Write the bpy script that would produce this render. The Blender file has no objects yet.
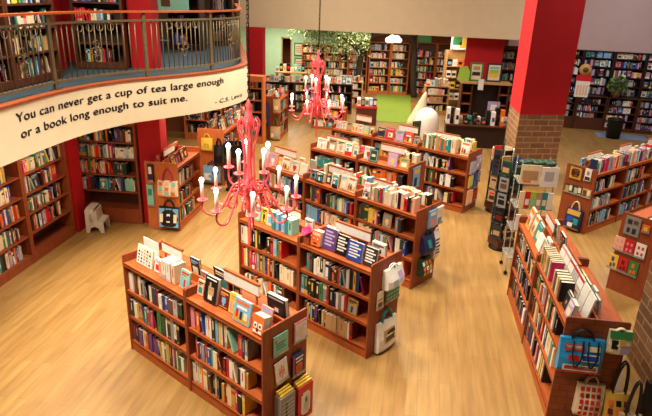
import bpy, math, random
from mathutils import Vector, Matrix
rnd = random.Random(11)
SC = bpy.context.scene
COL = SC.collection
PI = math.pi

# ------------------------------------------------------------------ materials
def srgb(r, g, b):
    f = lambda c: c/12.92 if c <= .04045 else ((c+.055)/1.055)**2.4
    return (f(r/255), f(g/255), f(b/255), 1)
def mat(name, col, rough=.5, var=.12, scale=8, stretch=(1, 1, 1), metal=0, emit=0, spec=.4):
    m = bpy.data.materials.new(name); m.use_nodes = True
    nt = m.node_tree; b = nt.nodes['Principled BSDF']
    c = col if len(col) == 4 else srgb(*col)
    tc = nt.nodes.new('ShaderNodeTexCoord'); mp = nt.nodes.new('ShaderNodeMapping')
    mp.inputs['Scale'].default_value = stretch
    n = nt.nodes.new('ShaderNodeTexNoise'); n.inputs['Scale'].default_value = scale; n.inputs['Detail'].default_value = 4
    rp = nt.nodes.new('ShaderNodeValToRGB')
    rp.color_ramp.elements[0].position = .3; rp.color_ramp.elements[1].position = .7
    rp.color_ramp.elements[0].color = (c[0]*(1-var), c[1]*(1-var), c[2]*(1-var), 1)
    rp.color_ramp.elements[1].color = (min(1, c[0]*(1+var)), min(1, c[1]*(1+var)), min(1, c[2]*(1+var)), 1)
    nt.links.new(tc.outputs['Object'], mp.inputs['Vector']); nt.links.new(mp.outputs['Vector'], n.inputs['Vector'])
    nt.links.new(n.outputs['Fac'], rp.inputs['Fac']); nt.links.new(rp.outputs['Color'], b.inputs['Base Color'])
    b.inputs['Roughness'].default_value = rough; b.inputs['Metallic'].default_value = metal
    b.inputs['Specular IOR Level'].default_value = spec
    if emit:
        b.inputs['Emission Color'].default_value = c; b.inputs['Emission Strength'].default_value = emit
    return m
def brick_mat(name, c1, c2, mortar, scale, bw, rh, msize=.02, rough=.7, bump=.4, rot=(0, 0, 0), axis='XZ'):
    m = bpy.data.materials.new(name); m.use_nodes = True
    nt = m.node_tree; b = nt.nodes['Principled BSDF']
    tc = nt.nodes.new('ShaderNodeTexCoord'); src = tc.outputs['Object']
    if axis == 'XZ':                       # courses run round the faces of an upright block
        sp = nt.nodes.new('ShaderNodeSeparateXYZ'); ad = nt.nodes.new('ShaderNodeMath'); cb = nt.nodes.new('ShaderNodeCombineXYZ')
        nt.links.new(src, sp.inputs[0]); nt.links.new(sp.outputs[0], ad.inputs[0]); nt.links.new(sp.outputs[1], ad.inputs[1])
        nt.links.new(ad.outputs[0], cb.inputs[0]); nt.links.new(sp.outputs[2], cb.inputs[1]); src = cb.outputs[0]
    mp = nt.nodes.new('ShaderNodeMapping'); mp.inputs['Rotation'].default_value = rot
    nt.links.new(src, mp.inputs['Vector'])
    br = nt.nodes.new('ShaderNodeTexBrick')
    br.inputs['Color1'].default_value = srgb(*c1); br.inputs['Color2'].default_value = srgb(*c2); br.inputs['Mortar'].default_value = srgb(*mortar)
    br.inputs['Scale'].default_value = scale; br.inputs['Mortar Size'].default_value = msize
    br.inputs['Brick Width'].default_value = bw; br.inputs['Row Height'].default_value = rh
    nt.links.new(mp.outputs['Vector'], br.inputs['Vector'])
    n = nt.nodes.new('ShaderNodeTexNoise'); n.inputs['Scale'].default_value = 9; n.inputs['Detail'].default_value = 6
    mp2 = nt.nodes.new('ShaderNodeMapping'); mp2.inputs['Scale'].default_value = (.18, 1.6, 1) if axis == 'XY' else (1, 1, 1)
    nt.links.new(mp.outputs['Vector'], mp2.inputs['Vector']); nt.links.new(mp2.outputs['Vector'], n.inputs['Vector'])
    mr = nt.nodes.new('ShaderNodeMapRange'); mr.inputs['From Min'].default_value = .3; mr.inputs['From Max'].default_value = .7
    mr.inputs['To Min'].default_value = .80; mr.inputs['To Max'].default_value = 1.14
    nt.links.new(n.outputs['Fac'], mr.inputs['Value'])
    mx = nt.nodes.new('ShaderNodeVectorMath'); mx.operation = 'SCALE'
    nt.links.new(br.outputs['Color'], mx.inputs[0]); nt.links.new(mr.outputs[0], mx.inputs['Scale'])
    nt.links.new(mx.outputs[0], b.inputs['Base Color'])
    b.inputs['Roughness'].default_value = rough
    if bump:
        bp = nt.nodes.new('ShaderNodeBump'); bp.inputs['Strength'].default_value = bump; bp.inputs['Distance'].default_value = .01
        bp.invert = True
        nt.links.new(br.outputs['Fac'], bp.inputs['Height']); nt.links.new(bp.outputs[0], b.inputs['Normal'])
    return m

M = {}
M['floor'] = brick_mat('floor_planks', (158, 121, 66), (147, 108, 56), (138, 100, 50), 1, 1.3, .13, .003, .42, 0, (0, 0, PI/2+.16), 'XY')
M['wood'] = mat('cherry_wood', (170, 84, 38), .55, .2, 5, (1.5, 9, 9), spec=.22)
M['wood_end'] = mat('cherry_panel', (142, 68, 34), .5, .2, 4, (9, 9, 1.2), spec=.35)
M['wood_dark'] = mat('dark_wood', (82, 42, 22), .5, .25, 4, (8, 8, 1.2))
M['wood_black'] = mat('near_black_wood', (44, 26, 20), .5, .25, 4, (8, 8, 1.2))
M['wood_orange'] = mat('orange_wood', (196, 106, 52), .5, .18, 4, (8, 8, 1.2))
M['wood_light'] = mat('light_wood', (196, 150, 92), .5, .15, 5, (2, 9, 9))
M['brick'] = brick_mat('brown_brick', (142, 98, 60), (112, 74, 46), (168, 132, 92), 1, .42, .14, .012, .8, .5)
M['slatwall'] = brick_mat('slatwall_panel', (140, 66, 33), (130, 60, 29), (98, 44, 22), 1, .2, .085, .004, .5, .3)
M['cream_wall'] = mat('cream_wall', (222, 200, 164), .85, .03, 3)
M['fascia'] = mat('cream_fascia', (228, 212, 178), .75, .03, 3)
M['lilac_wall'] = mat('lilac_wall', (186, 162, 158), .85, .03, 2)
M['red_wall'] = mat('red_wall', (178, 6, 18), .7, .05, 3)
M['green_wall'] = mat('pale_green_wall', (182, 218, 176), .8, .04, 3)
M['brown_wall'] = mat('brown_wall', (148, 82, 46), .8, .1, 3)
M['taupe_wall'] = mat('taupe_wall', (150, 128, 104), .85, .05, 3)
M['soffit'] = mat('soffit', (226, 214, 190), .9, .02, 3)
M['carpet'] = mat('blue_carpet', (44, 64, 74), .95, .25, 60)
M['rug_lime'] = mat('lime_rug', (124, 146, 44), .95, .14, 12)
M['rug_blue'] = mat('blue_mat', (120, 138, 168), .95, .2, 40)
M['letter'] = mat('black_lettering', (26, 24, 24), .6, .05)
M['rail_metal'] = mat('brown_grey_metal', (112, 98, 70), .45, .12, 10, metal=.35)
M['iron'] = mat('black_iron', (22, 20, 20), .4, .1, 10, metal=.4)
M['rubber'] = mat('black_rubber', (18, 18, 18), .7, .1)
M['coral'] = mat('coral_enamel', (242, 96, 102), .25, .1, 12, spec=.6)
M['candle'] = mat('candle_white', (246, 238, 232), .5, .03)
M['bulb'] = mat('lit_bulb', (255, 244, 226), .3, .01, emit=7)
M['plastic_white'] = mat('ivory_plastic', (216, 206, 184), .45, .04)
M['clear'] = mat('acrylic', (226, 226, 214), .15, .05, spec=.6)
for n_ in ('clear',): M[n_].node_tree.nodes['Principled BSDF'].inputs['Transmission Weight'].default_value = .8
M['leaf'] = mat('leaf_green', (124, 150, 84), .6, .35, 9)
M['leaf_pale'] = mat('leaf_pale', (216, 220, 176), .6, .3, 9)
M['bark'] = mat('dark_bark', (54, 40, 28), .9, .35, 10, (4, 4, 1))
M['pages'] = mat('paper_pages', (226, 212, 184), .85, .08, 30)
PAL = {
 'white': (236, 231, 220), 'cream': (232, 214, 176), 'black': (22, 20, 23), 'charcoal': (50, 47, 50), 'grey': (138, 136, 134), 'silver-grey': (178, 180, 182),
 'navy blue': (34, 44, 84), 'royal blue': (44, 74, 164), 'sky blue': (120, 176, 212), 'teal': (40, 138, 136), 'mint green': (138, 200, 176),
 'green': (58, 128, 66), 'dark green': (30, 66, 46), 'yellow': (232, 192, 66), 'mustard': (196, 152, 58), 'orange': (226, 108, 44),
 'red': (200, 36, 40), 'maroon': (108, 26, 32), 'azure': (36, 146, 204), 'pink': (232, 140, 150), 'magenta': (196, 44, 110), 'purple': (92, 60, 118), 'lilac': (178, 160, 196), 'brown': (104, 66, 42), 'tan': (184, 148, 104), 'peach': (236, 178, 146), 'lime green': (160, 196, 70)}
for k, v in PAL.items():
    M[k] = mat('ink_' + k.replace(' ', '_').replace('-', '_'), v, .42, .07, 20)
PALK = list(PAL)
WMIX = ['white']*7+['cream']*6+['black']*8+['charcoal']*4+['grey']*2+['silver-grey']*2+['navy blue']*3+['royal blue']*2+['sky blue']*2+['teal']*3+['mint green']*2+['green']*3+['dark green']*2+['yellow']*2+['mustard']*2+['orange']*3+['red']*5+['maroon']*3+['pink']*2+['magenta']+['purple']*2+['brown']*4+['tan']*3
DARKMIX = ['black']*9+['charcoal']*5+['navy blue']*4+['maroon']*3+['brown']*4+['red']*3+['white']*3+['cream']*3+['mustard']*2+['teal']*2+['grey']*2+['dark green']*2+['royal blue']*2+['yellow']+['orange']
BLUEMIX = ['navy blue']*4+['royal blue']*4+['sky blue']*4+['black']*6+['silver-grey']*3+['white']*4+['lilac']*3+['purple']*2+['teal']*2+['cream']+['pink']*2+['red']*2+['grey']*3+['charcoal']*3
PALEMIX = ['white']*8+['cream']*8+['tan']*3+['red']*3+['pink']*2+['mint green']*3+['teal']*2+['orange']*2+['sky blue']*2+['black']*3+['yellow']*2+['green']*2+['peach']*2

# ------------------------------------------------------------------ mesh builder
class MB:
    def __init__(s): s.v, s.f, s.m, s.sm = [], [], [], []
    def add(s, vs, fs, m=0, X=None, smooth=False):
        o = len(s.v)
        for p in vs:
            p = Vector(p); s.v.append(X @ p if X is not None else p)
        for f in fs:
            s.f.append([o+i for i in f]); s.m.append(m); s.sm.append(smooth)
        return s
    def box(s, x0, x1, y0, y1, z0, z1, m=0, X=None):
        vs = [(x0, y0, z0), (x1, y0, z0), (x1, y1, z0), (x0, y1, z0), (x0, y0, z1), (x1, y0, z1), (x1, y1, z1), (x0, y1, z1)]
        return s.add(vs, [(0, 3, 2, 1), (4, 5, 6, 7), (0, 1, 5, 4), (1, 2, 6, 5), (2, 3, 7, 6), (3, 0, 4, 7)], m, X)
    def quad(s, a, b, c, d, m=0, X=None): return s.add([a, b, c, d], [(0, 1, 2, 3)], m, X)
    def tube(s, pts, r, n=8, m=0, X=None, closed=False):
        pts = [Vector(p) for p in pts]; N = len(pts); vs, fs = [], []
        rs = r if isinstance(r, (list, tuple)) else [r]*N
        prev = None
        for i, p in enumerate(pts):
            if closed: t = pts[(i+1) % N]-pts[i-1]
            else: t = pts[min(i+1, N-1)]-pts[max(i-1, 0)]
            t.normalize()
            if prev is None:
                a = Vector((0, 0, 1)) if abs(t.z) < .9 else Vector((1, 0, 0)); a = (a-t*a.dot(t)).normalized()
            else:
                a = prev-t*prev.dot(t); a = a.normalized() if a.length > 1e-6 else Vector((1, 0, 0))
            prev = a; b = t.cross(a)
            for k in range(n):
                q = 2*PI*k/n; vs.append(p+(a*math.cos(q)+b*math.sin(q))*rs[i])
        for i in range(N if closed else N-1):
            j = (i+1) % N
            for k in range(n):
                fs.append((i*n+k, i*n+(k+1) % n, j*n+(k+1) % n, j*n+k))
        if not closed: fs += [tuple(range(n))[::-1], tuple((N-1)*n+k for k in range(n))]
        return s.add(vs, fs, m, X, n >= 6)
    def lathe(s, prof, n=16, m=0, X=None):
        vs, fs = [], []
        for (r, z) in prof:
            for k in range(n): vs.append((r*math.cos(2*PI*k/n), r*math.sin(2*PI*k/n), z))
        for i in range(len(prof)-1):
            for k in range(n): fs.append((i*n+k, i*n+(k+1) % n, (i+1)*n+(k+1) % n, (i+1)*n+k))
        if prof[0][0] > 1e-4: fs.append(tuple(range(n))[::-1])
        if prof[-1][0] > 1e-4: fs.append(tuple((len(prof)-1)*n+k for k in range(n)))
        return s.add(vs, fs, m, X, True)
    def ball(s, c, r, n=10, m=0, X=None, sc=(1, 1, 1)):
        T = Matrix.Translation(c) @ Matrix.Diagonal((*sc, 1)); T = X @ T if X is not None else T
        k = max(4, n//2)
        return s.lathe([(max(r*math.sin(PI*i/k), 1e-5), -r*math.cos(PI*i/k)) for i in range(k+1)], n, m, T)
    def prism(s, poly, y0, y1, m=0, X=None):      # outline in x,z pushed along y
        n = len(poly); vs = [(p[0], y0, p[1]) for p in poly]+[(p[0], y1, p[1]) for p in poly]
        fs = [tuple(range(n)), tuple(range(n, 2*n))[::-1]]+[(i, i+n, (i+1) % n+n, (i+1) % n) for i in range(n)]
        return s.add(vs, fs, m, X)
    def sweep(s, pts, nrm, w0, w1, z0, z1, m=0):   # rectangular section along a plan polyline
        vs, fs = [], []; N = len(pts)
        for p, n in zip(pts, nrm):
            a = p+n*w0; b = p+n*w1
            vs += [(a.x, a.y, z0), (b.x, b.y, z0), (b.x, b.y, z1), (a.x, a.y, z1)]
        for i in range(N-1):
            for k in range(4): fs.append((i*4+k, i*4+(k+1) % 4, i*4+4+(k+1) % 4, i*4+4+k))
        fs += [(0, 3, 2, 1), ((N-1)*4, (N-1)*4+1, (N-1)*4+2, (N-1)*4+3)]
        return s.add(vs, fs, m)
    def build(s, name, mats, parent=None, loc=None, rot=None, bevel=0):
        me = bpy.data.meshes.new(name); me.from_pydata([tuple(p) for p in s.v], [], s.f)
        mats = mats if isinstance(mats, (list, tuple)) else [mats]
        for q in mats: me.materials.append(M[q] if isinstance(q, str) else q)
        me.polygons.foreach_set('material_index', s.m); me.polygons.foreach_set('use_smooth', s.sm)
        me.update()
        o = bpy.data.objects.new(name, me); COL.objects.link(o)
        if parent is not None: o.parent = parent
        if loc is not None: o.location = loc
        if rot is not None: o.rotation_euler = rot if isinstance(rot, (tuple, list)) else (0, 0, rot)
        if bevel:
            b = o.modifiers.new('soft edge', 'BEVEL'); b.width = bevel; b.segments = 2; b.limit_method = 'ANGLE'
        return o
def tag(o, label=None, cat=None, group=None, kind=None):
    for k, v in (('label', label), ('category', cat), ('group', group), ('kind', kind)):
        if v: o[k] = v
    return o
def thing(name, label, cat, loc=(0, 0, 0), rot=0, group=None):
    o = bpy.data.objects.new(name, None); COL.objects.link(o); o.empty_display_size = .1
    o.location = loc; o.rotation_euler = rot if isinstance(rot, (tuple, list)) else (0, 0, rot)
    return tag(o, label, cat, group)
def struct(name, mb, m, **k): return tag(mb.build(name, m, **k), kind='structure')
def frame(loc, rotz): return Matrix.Translation(loc) @ Matrix.Rotation(rotz, 4, 'Z')
def RX(a): return Matrix.Rotation(a, 4, 'X')
def RY(a): return Matrix.Rotation(a, 4, 'Y')
def RZ(a): return Matrix.Rotation(a, 4, 'Z')
def TR(*p): return Matrix.Translation(p)
ORD = 'zeroth first second third fourth fifth sixth seventh eighth ninth tenth eleventh twelfth thirteenth fourteenth fifteenth sixteenth seventeenth eighteenth nineteenth'.split()
TENS = {20: 'twent', 30: 'thirt', 40: 'fort', 50: 'fift', 60: 'sixt'}
def ordinal(i):
    if i < 20: return ORD[i]
    t = i//10*10
    return TENS[t]+'ieth' if i == t else TENS[t]+'y-'+ORD[i-t]

# ------------------------------------------------------------------ camera
CAM = Vector((0, 0, 4.38778)); FPX = 569.105; PITCH = .365104; ROLL = .0362076
fwd = Vector((0, math.cos(PITCH), -math.sin(PITCH))); rgt = Vector((1, 0, 0)); upv = rgt.cross(fwd)
R2 = rgt*math.cos(ROLL)+upv*math.sin(ROLL); U2 = upv*math.cos(ROLL)-rgt*math.sin(ROLL)
cd = bpy.data.cameras.new('camera'); cd.sensor_width = 36; cd.lens = FPX*36/652; cd.clip_end = 100
cam = bpy.data.objects.new('camera', cd); COL.objects.link(cam)
cam.matrix_world = Matrix(((R2.x, U2.x, -fwd.x, CAM.x), (R2.y, U2.y, -fwd.y, CAM.y), (R2.z, U2.z, -fwd.z, CAM.z), (0, 0, 0, 1)))
SC.camera = cam

# ------------------------------------------------------------------ room shell
TB = -.133                                            # the building is turned a little clockwise
def bx(name, x0, x1, y0, y1, z0, z1, m, o, rot=TB):
    b = MB().box(x0, x1, y0, y1, z0, z1); return struct(name, b, m, loc=o, rot=rot)
struct('floor', MB().box(-8, 16, -2, 34, -.1, 0), 'floor')
bx('wall_left', -.12, 0, -3.4, 3.4, 0, 2.3, 'wood_dark', (-5.13, 8.4, 0))
bx('wall_left_upper', -.12, 0, -3.4, 2.2, 3.0, 6.9, 'red_wall', (-5.33, 8.4, 0))
bx('pillar_left', -.42, .1, 0, .3, 0, 6.9, 'red_wall', (-4.7, 9.76, 0))
bx('wall_back_lower', 0, 1.75, 0, .12, 0, 2.3, 'red_wall', (-4.9, 10.78, 0))
bx('pillar_back', 0, .44, -.12, .16, 0, 6.9, 'red_wall', (-3.52, 10.4, 0))
bx('wall_back_upper', -1.2, 1.4, 0, .12, 3.0, 6.9, 'red_wall', (-4.65, 10.72, 0))
bx('wall_mezzanine_rear', -3.5, 0, 0, .12, 3.0, 6.9, 'taupe_wall', (-2.45, 15.6, 0))
bx('wall_mezzanine_end', 0, .12, 0, 6.4, 3.0, 6.9, 'taupe_wall', (-2.6, 15.75, 0), .15)
bx('wall_under_mezzanine', -3.5, .2, 0, .12, 0, 2.3, 'brown_wall', (-2.8, 17.6, 0))
bx('wall_bulkhead', -1.6, 9.9, 0, .3, 3.03, 6.9, 'cream_wall', (-3.05, 22.0, 0), -.185)
bx('wall_far_left', -.62, 0, 0, .4, 0, 3.05, 'red_wall', (-2.5, 21.3, 0), -.133)
bx('ceiling_rear', -4.5, 9.3, 0, 9, 3.03, 3.12, 'soffit', (-3.05, 22.2, 0), -.185)
# rear green wall with a doorway
bx('wall_rear_left', -2.2, .98, 0, .12, 0, 3.03, 'green_wall', (-3.25, 27.1, 0), 0)
bx('wall_rear_lintel', .98, 1.36, 0, .12, 2.28, 3.03, 'green_wall', (-3.25, 27.1, 0), 0)
bx('wall_rear_right', 1.36, 3.5, 0, .12, 0, 3.03, 'green_wall', (-3.25, 27.1, 0), 0)
bx('wall_rear_books', 3.5, 12.2, 0, .12, 0, 3.03, 'brown_wall', (-3.25, 27.1, 0), 0)
bx('wall_behind_door', -1, 3, 0, .1, 0, 3, 'brown_wall', (-3.25, 28.9, 0), 0)
t = MB(); t.box(-.05, 0, -.04, .1, 0, 2.33).box(.38, .43, -.04, .1, 0, 2.33).box(-.05, .43, -.04, .1, 2.28, 2.33)
struct('door_1', t, 'wood_light', loc=(-2.27, 27.1, 0))
# red recess behind the armoire, right-hand room
bx('wall_red_recess', 0, 1.3, 0, .2, 0, 3.05, 'red_wall', (4.8, 21.1, 0), -.15)
bx('wall_right_far', -1.6, 4.6, .55, .7, 0, 2.74, 'wood_black', (8.65, 20.58, 0), -.24)
bx('wall_right_upper', -2.4, 5.6, .3, .5, 2.74, 6.9, 'lilac_wall', (8.65, 20.58, 0), -.24)
# column: brick base, red above
def column(name, x0, x1, y0, y1, z0, z1, m): return struct(name, MB().box(x0, x1, y0, y1, z0, z1), m)
def pier(name, z0, z1, m):
    P = [(4.5, 13.42), (5.62, 13.56), (5.76, 14.86), (4.64, 14.72)]
    vs = [(x-4.5, y-13.42, z) for z in (z0, z1) for x, y in P]
    return struct(name, MB().add(vs, [(3, 2, 1, 0), (4, 5, 6, 7), (0, 1, 5, 4), (1, 2, 6, 5), (2, 3, 7, 6), (3, 0, 4, 7)]), m, loc=(4.5, 13.42, 0))
pier('pillar_brick_base', 0, 1.8, 'brick'); pier('pillar_red_upper', 1.8, 6.9, 'red_wall')
cb = MB(); cb.box(0, 1.2, -.9, 0, 0, 2.1); struct('pillar_near_right', cb, 'brick', loc=(4.06, 6.42, 0), rot=TB)
cb = MB(); cb.box(0, 1.2, -.9, 0, 2.1, 6.9); struct('pillar_near_right_upper', cb, 'red_wall', loc=(4.06, 6.42, 0), rot=TB)

# ------------------------------------------------------------------ mezzanine
CP = [(-3.9, 4.4), (-3.9, 5.5), (-3.81, 6.52), (-3.58, 7.85), (-3.2, 8.72), (-2.74, 9.27), (-2.28, 9.8), (-1.9, 10.42), (-1.66, 11.3), (-1.8, 12.4), (-2.06, 13.8), (-2.38, 15.6)]
def catmull(P, k=10):
    P = [Vector((*p, 0)) for p in P]; out = []
    for i in range(len(P)-1):
        a = P[max(i-1, 0)]; b = P[i]; c = P[i+1]; d = P[min(i+2, len(P)-1)]
        for j in range(k):
            t = j/k; out.append(.5*((2*b)+(c-a)*t+(2*a-5*b+4*c-d)*t*t+(3*b-a-3*c+d)*t**3))
    return out+[P[-1]]
CV = catmull(CP); CN = []
for i in range(len(CV)):
    t = (CV[min(i+1, len(CV)-1)]-CV[max(i-1, 0)]).normalized(); CN.append(Vector((-t.y, t.x, 0)))
CS = [0]
for i in range(1, len(CV)): CS.append(CS[-1]+(CV[i]-CV[i-1]).length)
def catmull3(P, k=5):
    P = [Vector(p) for p in P]; out = []
    for i in range(len(P)-1):
        a = P[max(i-1, 0)]; b = P[i]; c = P[i+1]; d = P[min(i+2, len(P)-1)]
        for j in range(k):
            q = j/k; out.append(.5*((2*b)+(c-a)*q+(2*a-5*b+4*c-d)*q*q+(3*b-a-3*c+d)*q**3))
    return out+[P[-1]]
def onc(s, off=0):
    s = max(0, min(s, CS[-1]-1e-6)); i = max(k for k in range(len(CS)-1) if CS[k] <= s); f = (s-CS[i])/(CS[i+1]-CS[i])
    return CV[i].lerp(CV[i+1], f)+CN[i].lerp(CN[i+1], f)*off
def tang(s): return (onc(s+.05)-onc(s-.05)).normalized()
sl = MB(); n = len(CV)
inner = [p+q*.06 for p, q in zip(CV, CN)]
pl = inner+[Vector((-5.9, 15.6, 0)), Vector((-5.9, 4.4, 0))]
vs = [(p.x, p.y, 2.34) for p in pl]+[(p.x, p.y, 2.98) for p in pl]; k = len(pl)
sl.add(vs, [tuple(range(k)), tuple(range(k, 2*k))[::-1]]+[(i, i+k, (i+1) % k+k, (i+1) % k) for i in range(k)])
struct('ceiling_mezzanine', sl, 'soffit')
cp = MB(); vs = [(p.x, p.y, 2.985) for p in pl]; cp.add(vs, [tuple(range(k))]); vs = None
struct('floor_mezzanine', cp, 'carpet')
fa = struct('wall_mezzanine_front', MB().sweep(CV, CN, 0, .06, 2.32, 2.972), 'fascia')
struct('trim_1', MB().sweep(CV, CN, -.015, .12, 2.972, 3.0), 'wood_end')
def letters(txt, s0, s1, zbase, size, parent, nib):
    cu = bpy.data.curves.new('lettering', 'FONT'); cu.body = txt; cu.size = 1; cu.space_character = 1.06
    ob = bpy.data.objects.new('lettering', cu); COL.objects.link(ob)
    me = bpy.data.meshes.new_from_object(ob.evaluated_get(bpy.context.evaluated_depsgraph_get()))
    bpy.data.objects.remove(ob)
    x0 = min(v.co.x for v in me.vertices); x1 = max(v.co.x for v in me.vertices); mb = MB()
    for q in (-1, -.33, .33, 1):
        vs = []
        for v in me.vertices:
            s = s0+(v.co.x-x0)/(x1-x0)*(s1-s0)+q*nib; z = zbase+v.co.y*size+q*nib*.55
            p = onc(s, -.003-.0003*q); vs.append((p.x, p.y, z))
        mb.add(vs, [tuple(p.vertices) for p in me.polygons])
    return mb.build('lettering', 'letter', parent)
LET = [('You can never get a cup of tea large enough', 'L1'), ('or a book long enough to suit me.', 'L2'), ('- C.S. Lewis', 'L3')]
letters(LET[0][0], 2.36, 6.5, 2.765, .155, fa, .0075)
letters(LET[1][0], 2.40, 5.63, 2.56, .155, fa, .0075)
letters(LET[2][0], 6.25, 7.2, 2.425, .105, fa, .004)

# railing
rail = thing('balcony_railing', 'curved metal balcony railing with wooden handrail above the cream quotation band', 'railing', (0, 0, 0))
OFF = .14
def railpts(z0, z1, w, name, m, s0=0, s1=None): return MB().sweep(CV, CN, OFF-w, OFF+w, z0, z1).build(name, m, rail)
railpts(3.97, 4.0, .04, 'handrail', 'wood')
railpts(3.84, 3.87, .02, 'top_rail', 'rail_metal'); railpts(3.08, 3.11, .02, 'bottom_rail', 'rail_metal')
POSTS = [1.6, 3.38, 5.0, 6.36, 7.7, 9.3]
for s in POSTS:
    p = onc(s, OFF); a = math.atan2(tang(s).y, tang(s).x); b = MB()
    b.box(-.028, .028, -.018, .018, 2.99, 3.97).box(-.06, .06, -.05, .05, 2.985, 3.0)
    b.build('post', 'rail_metal', rail, loc=(p.x, p.y, 0), rot=a)
s = 1.9
while s < 9.2:
    if min(abs(s-q) for q in POSTS) > .06:
        p = onc(s, OFF); MB().tube([(p.x, p.y, 3.1), (p.x, p.y, 3.85)], .0085, 6).build('baluster', 'rail_metal', rail)
    s += .095
for s in (2.85, 4.19, 5.72, 7.05):
    for q in (-.27, -.09, .09, .27):
        c = onc(s+q, OFF); tt = tang(s+q); b = MB()
        b.tube([(c.x+tt.x*.055*math.cos(a), c.y+tt.y*.055*math.cos(a), 3.775+.055*math.sin(a)) for a in [2*PI*i/14 for i in range(14)]], .008, 6, closed=True)
        b.build('ring', 'rail_metal', rail)
    b = MB(); c = onc(s, OFF); tt = tang(s)
    for q in (-.055, .055):
        b.tube([(c.x+tt.x*(q+.05*math.cos(a)), c.y+tt.y*(q+.05*math.cos(a)), 3.44+.05*math.sin(a)) for a in [2*PI*i/12 for i in range(12)]], .007, 6, closed=True)
        b.tube([(c.x+tt.x*.05*math.cos(a), c.y+tt.y*.05*math.cos(a), 3.44+q*1.9+.05*math.sin(a)) for a in [2*PI*i/12 for i in range(12)]], .007, 6, closed=True)
    b.build('scroll_ornament', 'rail_metal', rail)

# ------------------------------------------------------------------ shelving
H = 1.337; D = .635; L = 1.222; DECK = 1.235
SHZ = (.135, .5, .86)
BOOKS = []
class Row:
    def __init__(s, o, ang): s.o = Vector((o[0], o[1], 0)); s.a = ang; s.X = frame(s.o, ang)
    def at(s, u, v, z=0): return s.X @ Vector((u, v, z))
R = {'A': Row((-2.440, 6.163), -.690), 'B': Row((-1.282, 7.691), -.704), 'C': Row((-1.3135, 10.4685), -.745), 'D': Row((-.3838, 11.8017), -.660), 'E': Row((.0616, 13.7207), -.673),
     'P': Row((2.9, 7.95), math.atan2(-.991, -.133)), 'Q': Row((5.18, 10.51), math.atan2(.606, .795)), 'S': Row((5.01, 7.8), math.atan2(.606, .795)),
     'G': Row((-2.76, 9.98), PI/2+TB), 'F': Row((-2.40, 12.75), PI/2+TB), 'H': Row((-1.5, 17.2), PI/2+TB)}
def gondola(row, u, label, length=L, sign=None, card=None, group='low double sided bookcases', endm='wood_end', top=H):
    r = R[row]; length -= .004; t = thing('display_bookcase', label, 'bookcase', r.at(u+.002, 0), r.a, group)
    for x in (0, length-.022):
        MB().prism([(0, 0), (D, 0), (D, top-.015), (D-.015, top), (.015, top), (0, top-.015)], 0, .022, 0, TR(x, 0, 0) @ RZ(PI/2) @ TR(0, -.022, 0)).build('side_panel', endm, t, bevel=.003)
    MB().box(.022, length-.022, D/2-.011, D/2+.011, .1, DECK+.09).build('centre_panel', 'wood', t)
    b = MB(); b.box(.022, length-.022, .03, D-.03, 0, .11); b.box(.022, length-.022, .012, .03, 0, .135).box(.022, length-.022, D-.03, D-.012, 0, .135); b.build('plinth', 'wood', t)
    for z in SHZ:
        for y0, y1 in ((.012, D/2-.012), (D/2+.012, D-.012)):
            b = MB().box(.023, length-.023, y0, y1, z-.022, z)
            e = y0 if y0 < .1 else y1-.012
            b.box(.023, length-.023, e, e+.012, z-.034, z+.003); b.build('shelf', 'wood', t)
    for y0, y1 in ((0.004, D/2-.012), (D/2+.012, D-.004)):
        b = MB().box(.023, length-.023, y0, y1, DECK-.025, DECK); e = y0 if y0 < .1 else y1-.015
        b.box(.023, length-.023, e, e+.015, DECK-.045, DECK+.004); b.build('top_deck', 'wood', t)
    for (a, b_, zt) in (sign or []):
        s = MB()
        for x in (a+.04, b_-.06): s.box(x, x+.02, D/2+.012, D/2+.026, DECK, zt)
        s.box(a, b_, D/2+.0, D/2+.03, zt, zt+.025); s.box(a, b_, D/2+.0, D/2+.03, zt-.125, zt-.112)
        h = s.build('sign_holder', 'wood', t)
        tag(MB().box(a+.005, b_-.005, D/2+.004, D/2+.014, zt-.112, zt).build('sign_card', 'white', h), 'blank white sign card')
    for (a, b_, z0, z1) in (card or []):
        MB().box(a, b_, D/2-.03, D/2-.022, z0, z1, 0, None).build('sign_card', 'white', t)
    return t
NM = {}
def unit(row, k, u, label, short, **kw):
    gondola(row, u, label, **kw); NM[row, k] = short
unit('A', 0, 0, 'low cherry bookcase nearest the balcony text, farther half of the nearest row', "nearest row's left case", sign=[(.37, .77, 1.52)], card=[(.04, .35, 1.24, 1.5)])
unit('A', 1, L, 'low cherry bookcase with cards and gift bags on its end panel, nearest of all', "nearest row's right case", sign=[(.28, .83, 1.55)])
unit('B', 0, 0, 'low cherry bookcase under the near red chandelier, left half of second row', "second row's left case", sign=[(.55, .95, 1.5)])
unit('B', 1, L, 'low cherry bookcase with white landscape tote hung on its end, second row', "second row's right case", sign=[(.36, .93, 1.56)])
unit('C', 0, 0, 'low cherry bookcase behind the red chandelier candles, left third of third row', "third row's left case", sign=[(.09, .68, 1.55)])
unit('C', 1, L, 'low cherry bookcase in the middle of the third row', "third row's middle case", sign=[(.3, .85, 1.5)])
unit('C', 2, 2*L, 'low cherry bookcase with magazine pockets on its end, right third of third row', "third row's right case", sign=[(.1, .5, 1.5)])
unit('D', 0, 0, 'low cherry bookcase of pale face-out books, left half of fourth row', "fourth row's left case", sign=[(.2, .75, 1.48)])
unit('D', 1, L, 'low cherry bookcase with blue poster on its end, right half of fourth row', "fourth row's right case", sign=[(.35, .9, 1.56)])
unit('E', 0, 0, 'low cherry bookcase with a line of small pale books, left third of fifth row', "fifth row's left case", sign=[(.5, .95, 1.6)])
unit('E', 1, L, 'low cherry bookcase in the middle of the fifth row', "fifth row's middle case", sign=[(.5, 1.0, 1.56)])
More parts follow.
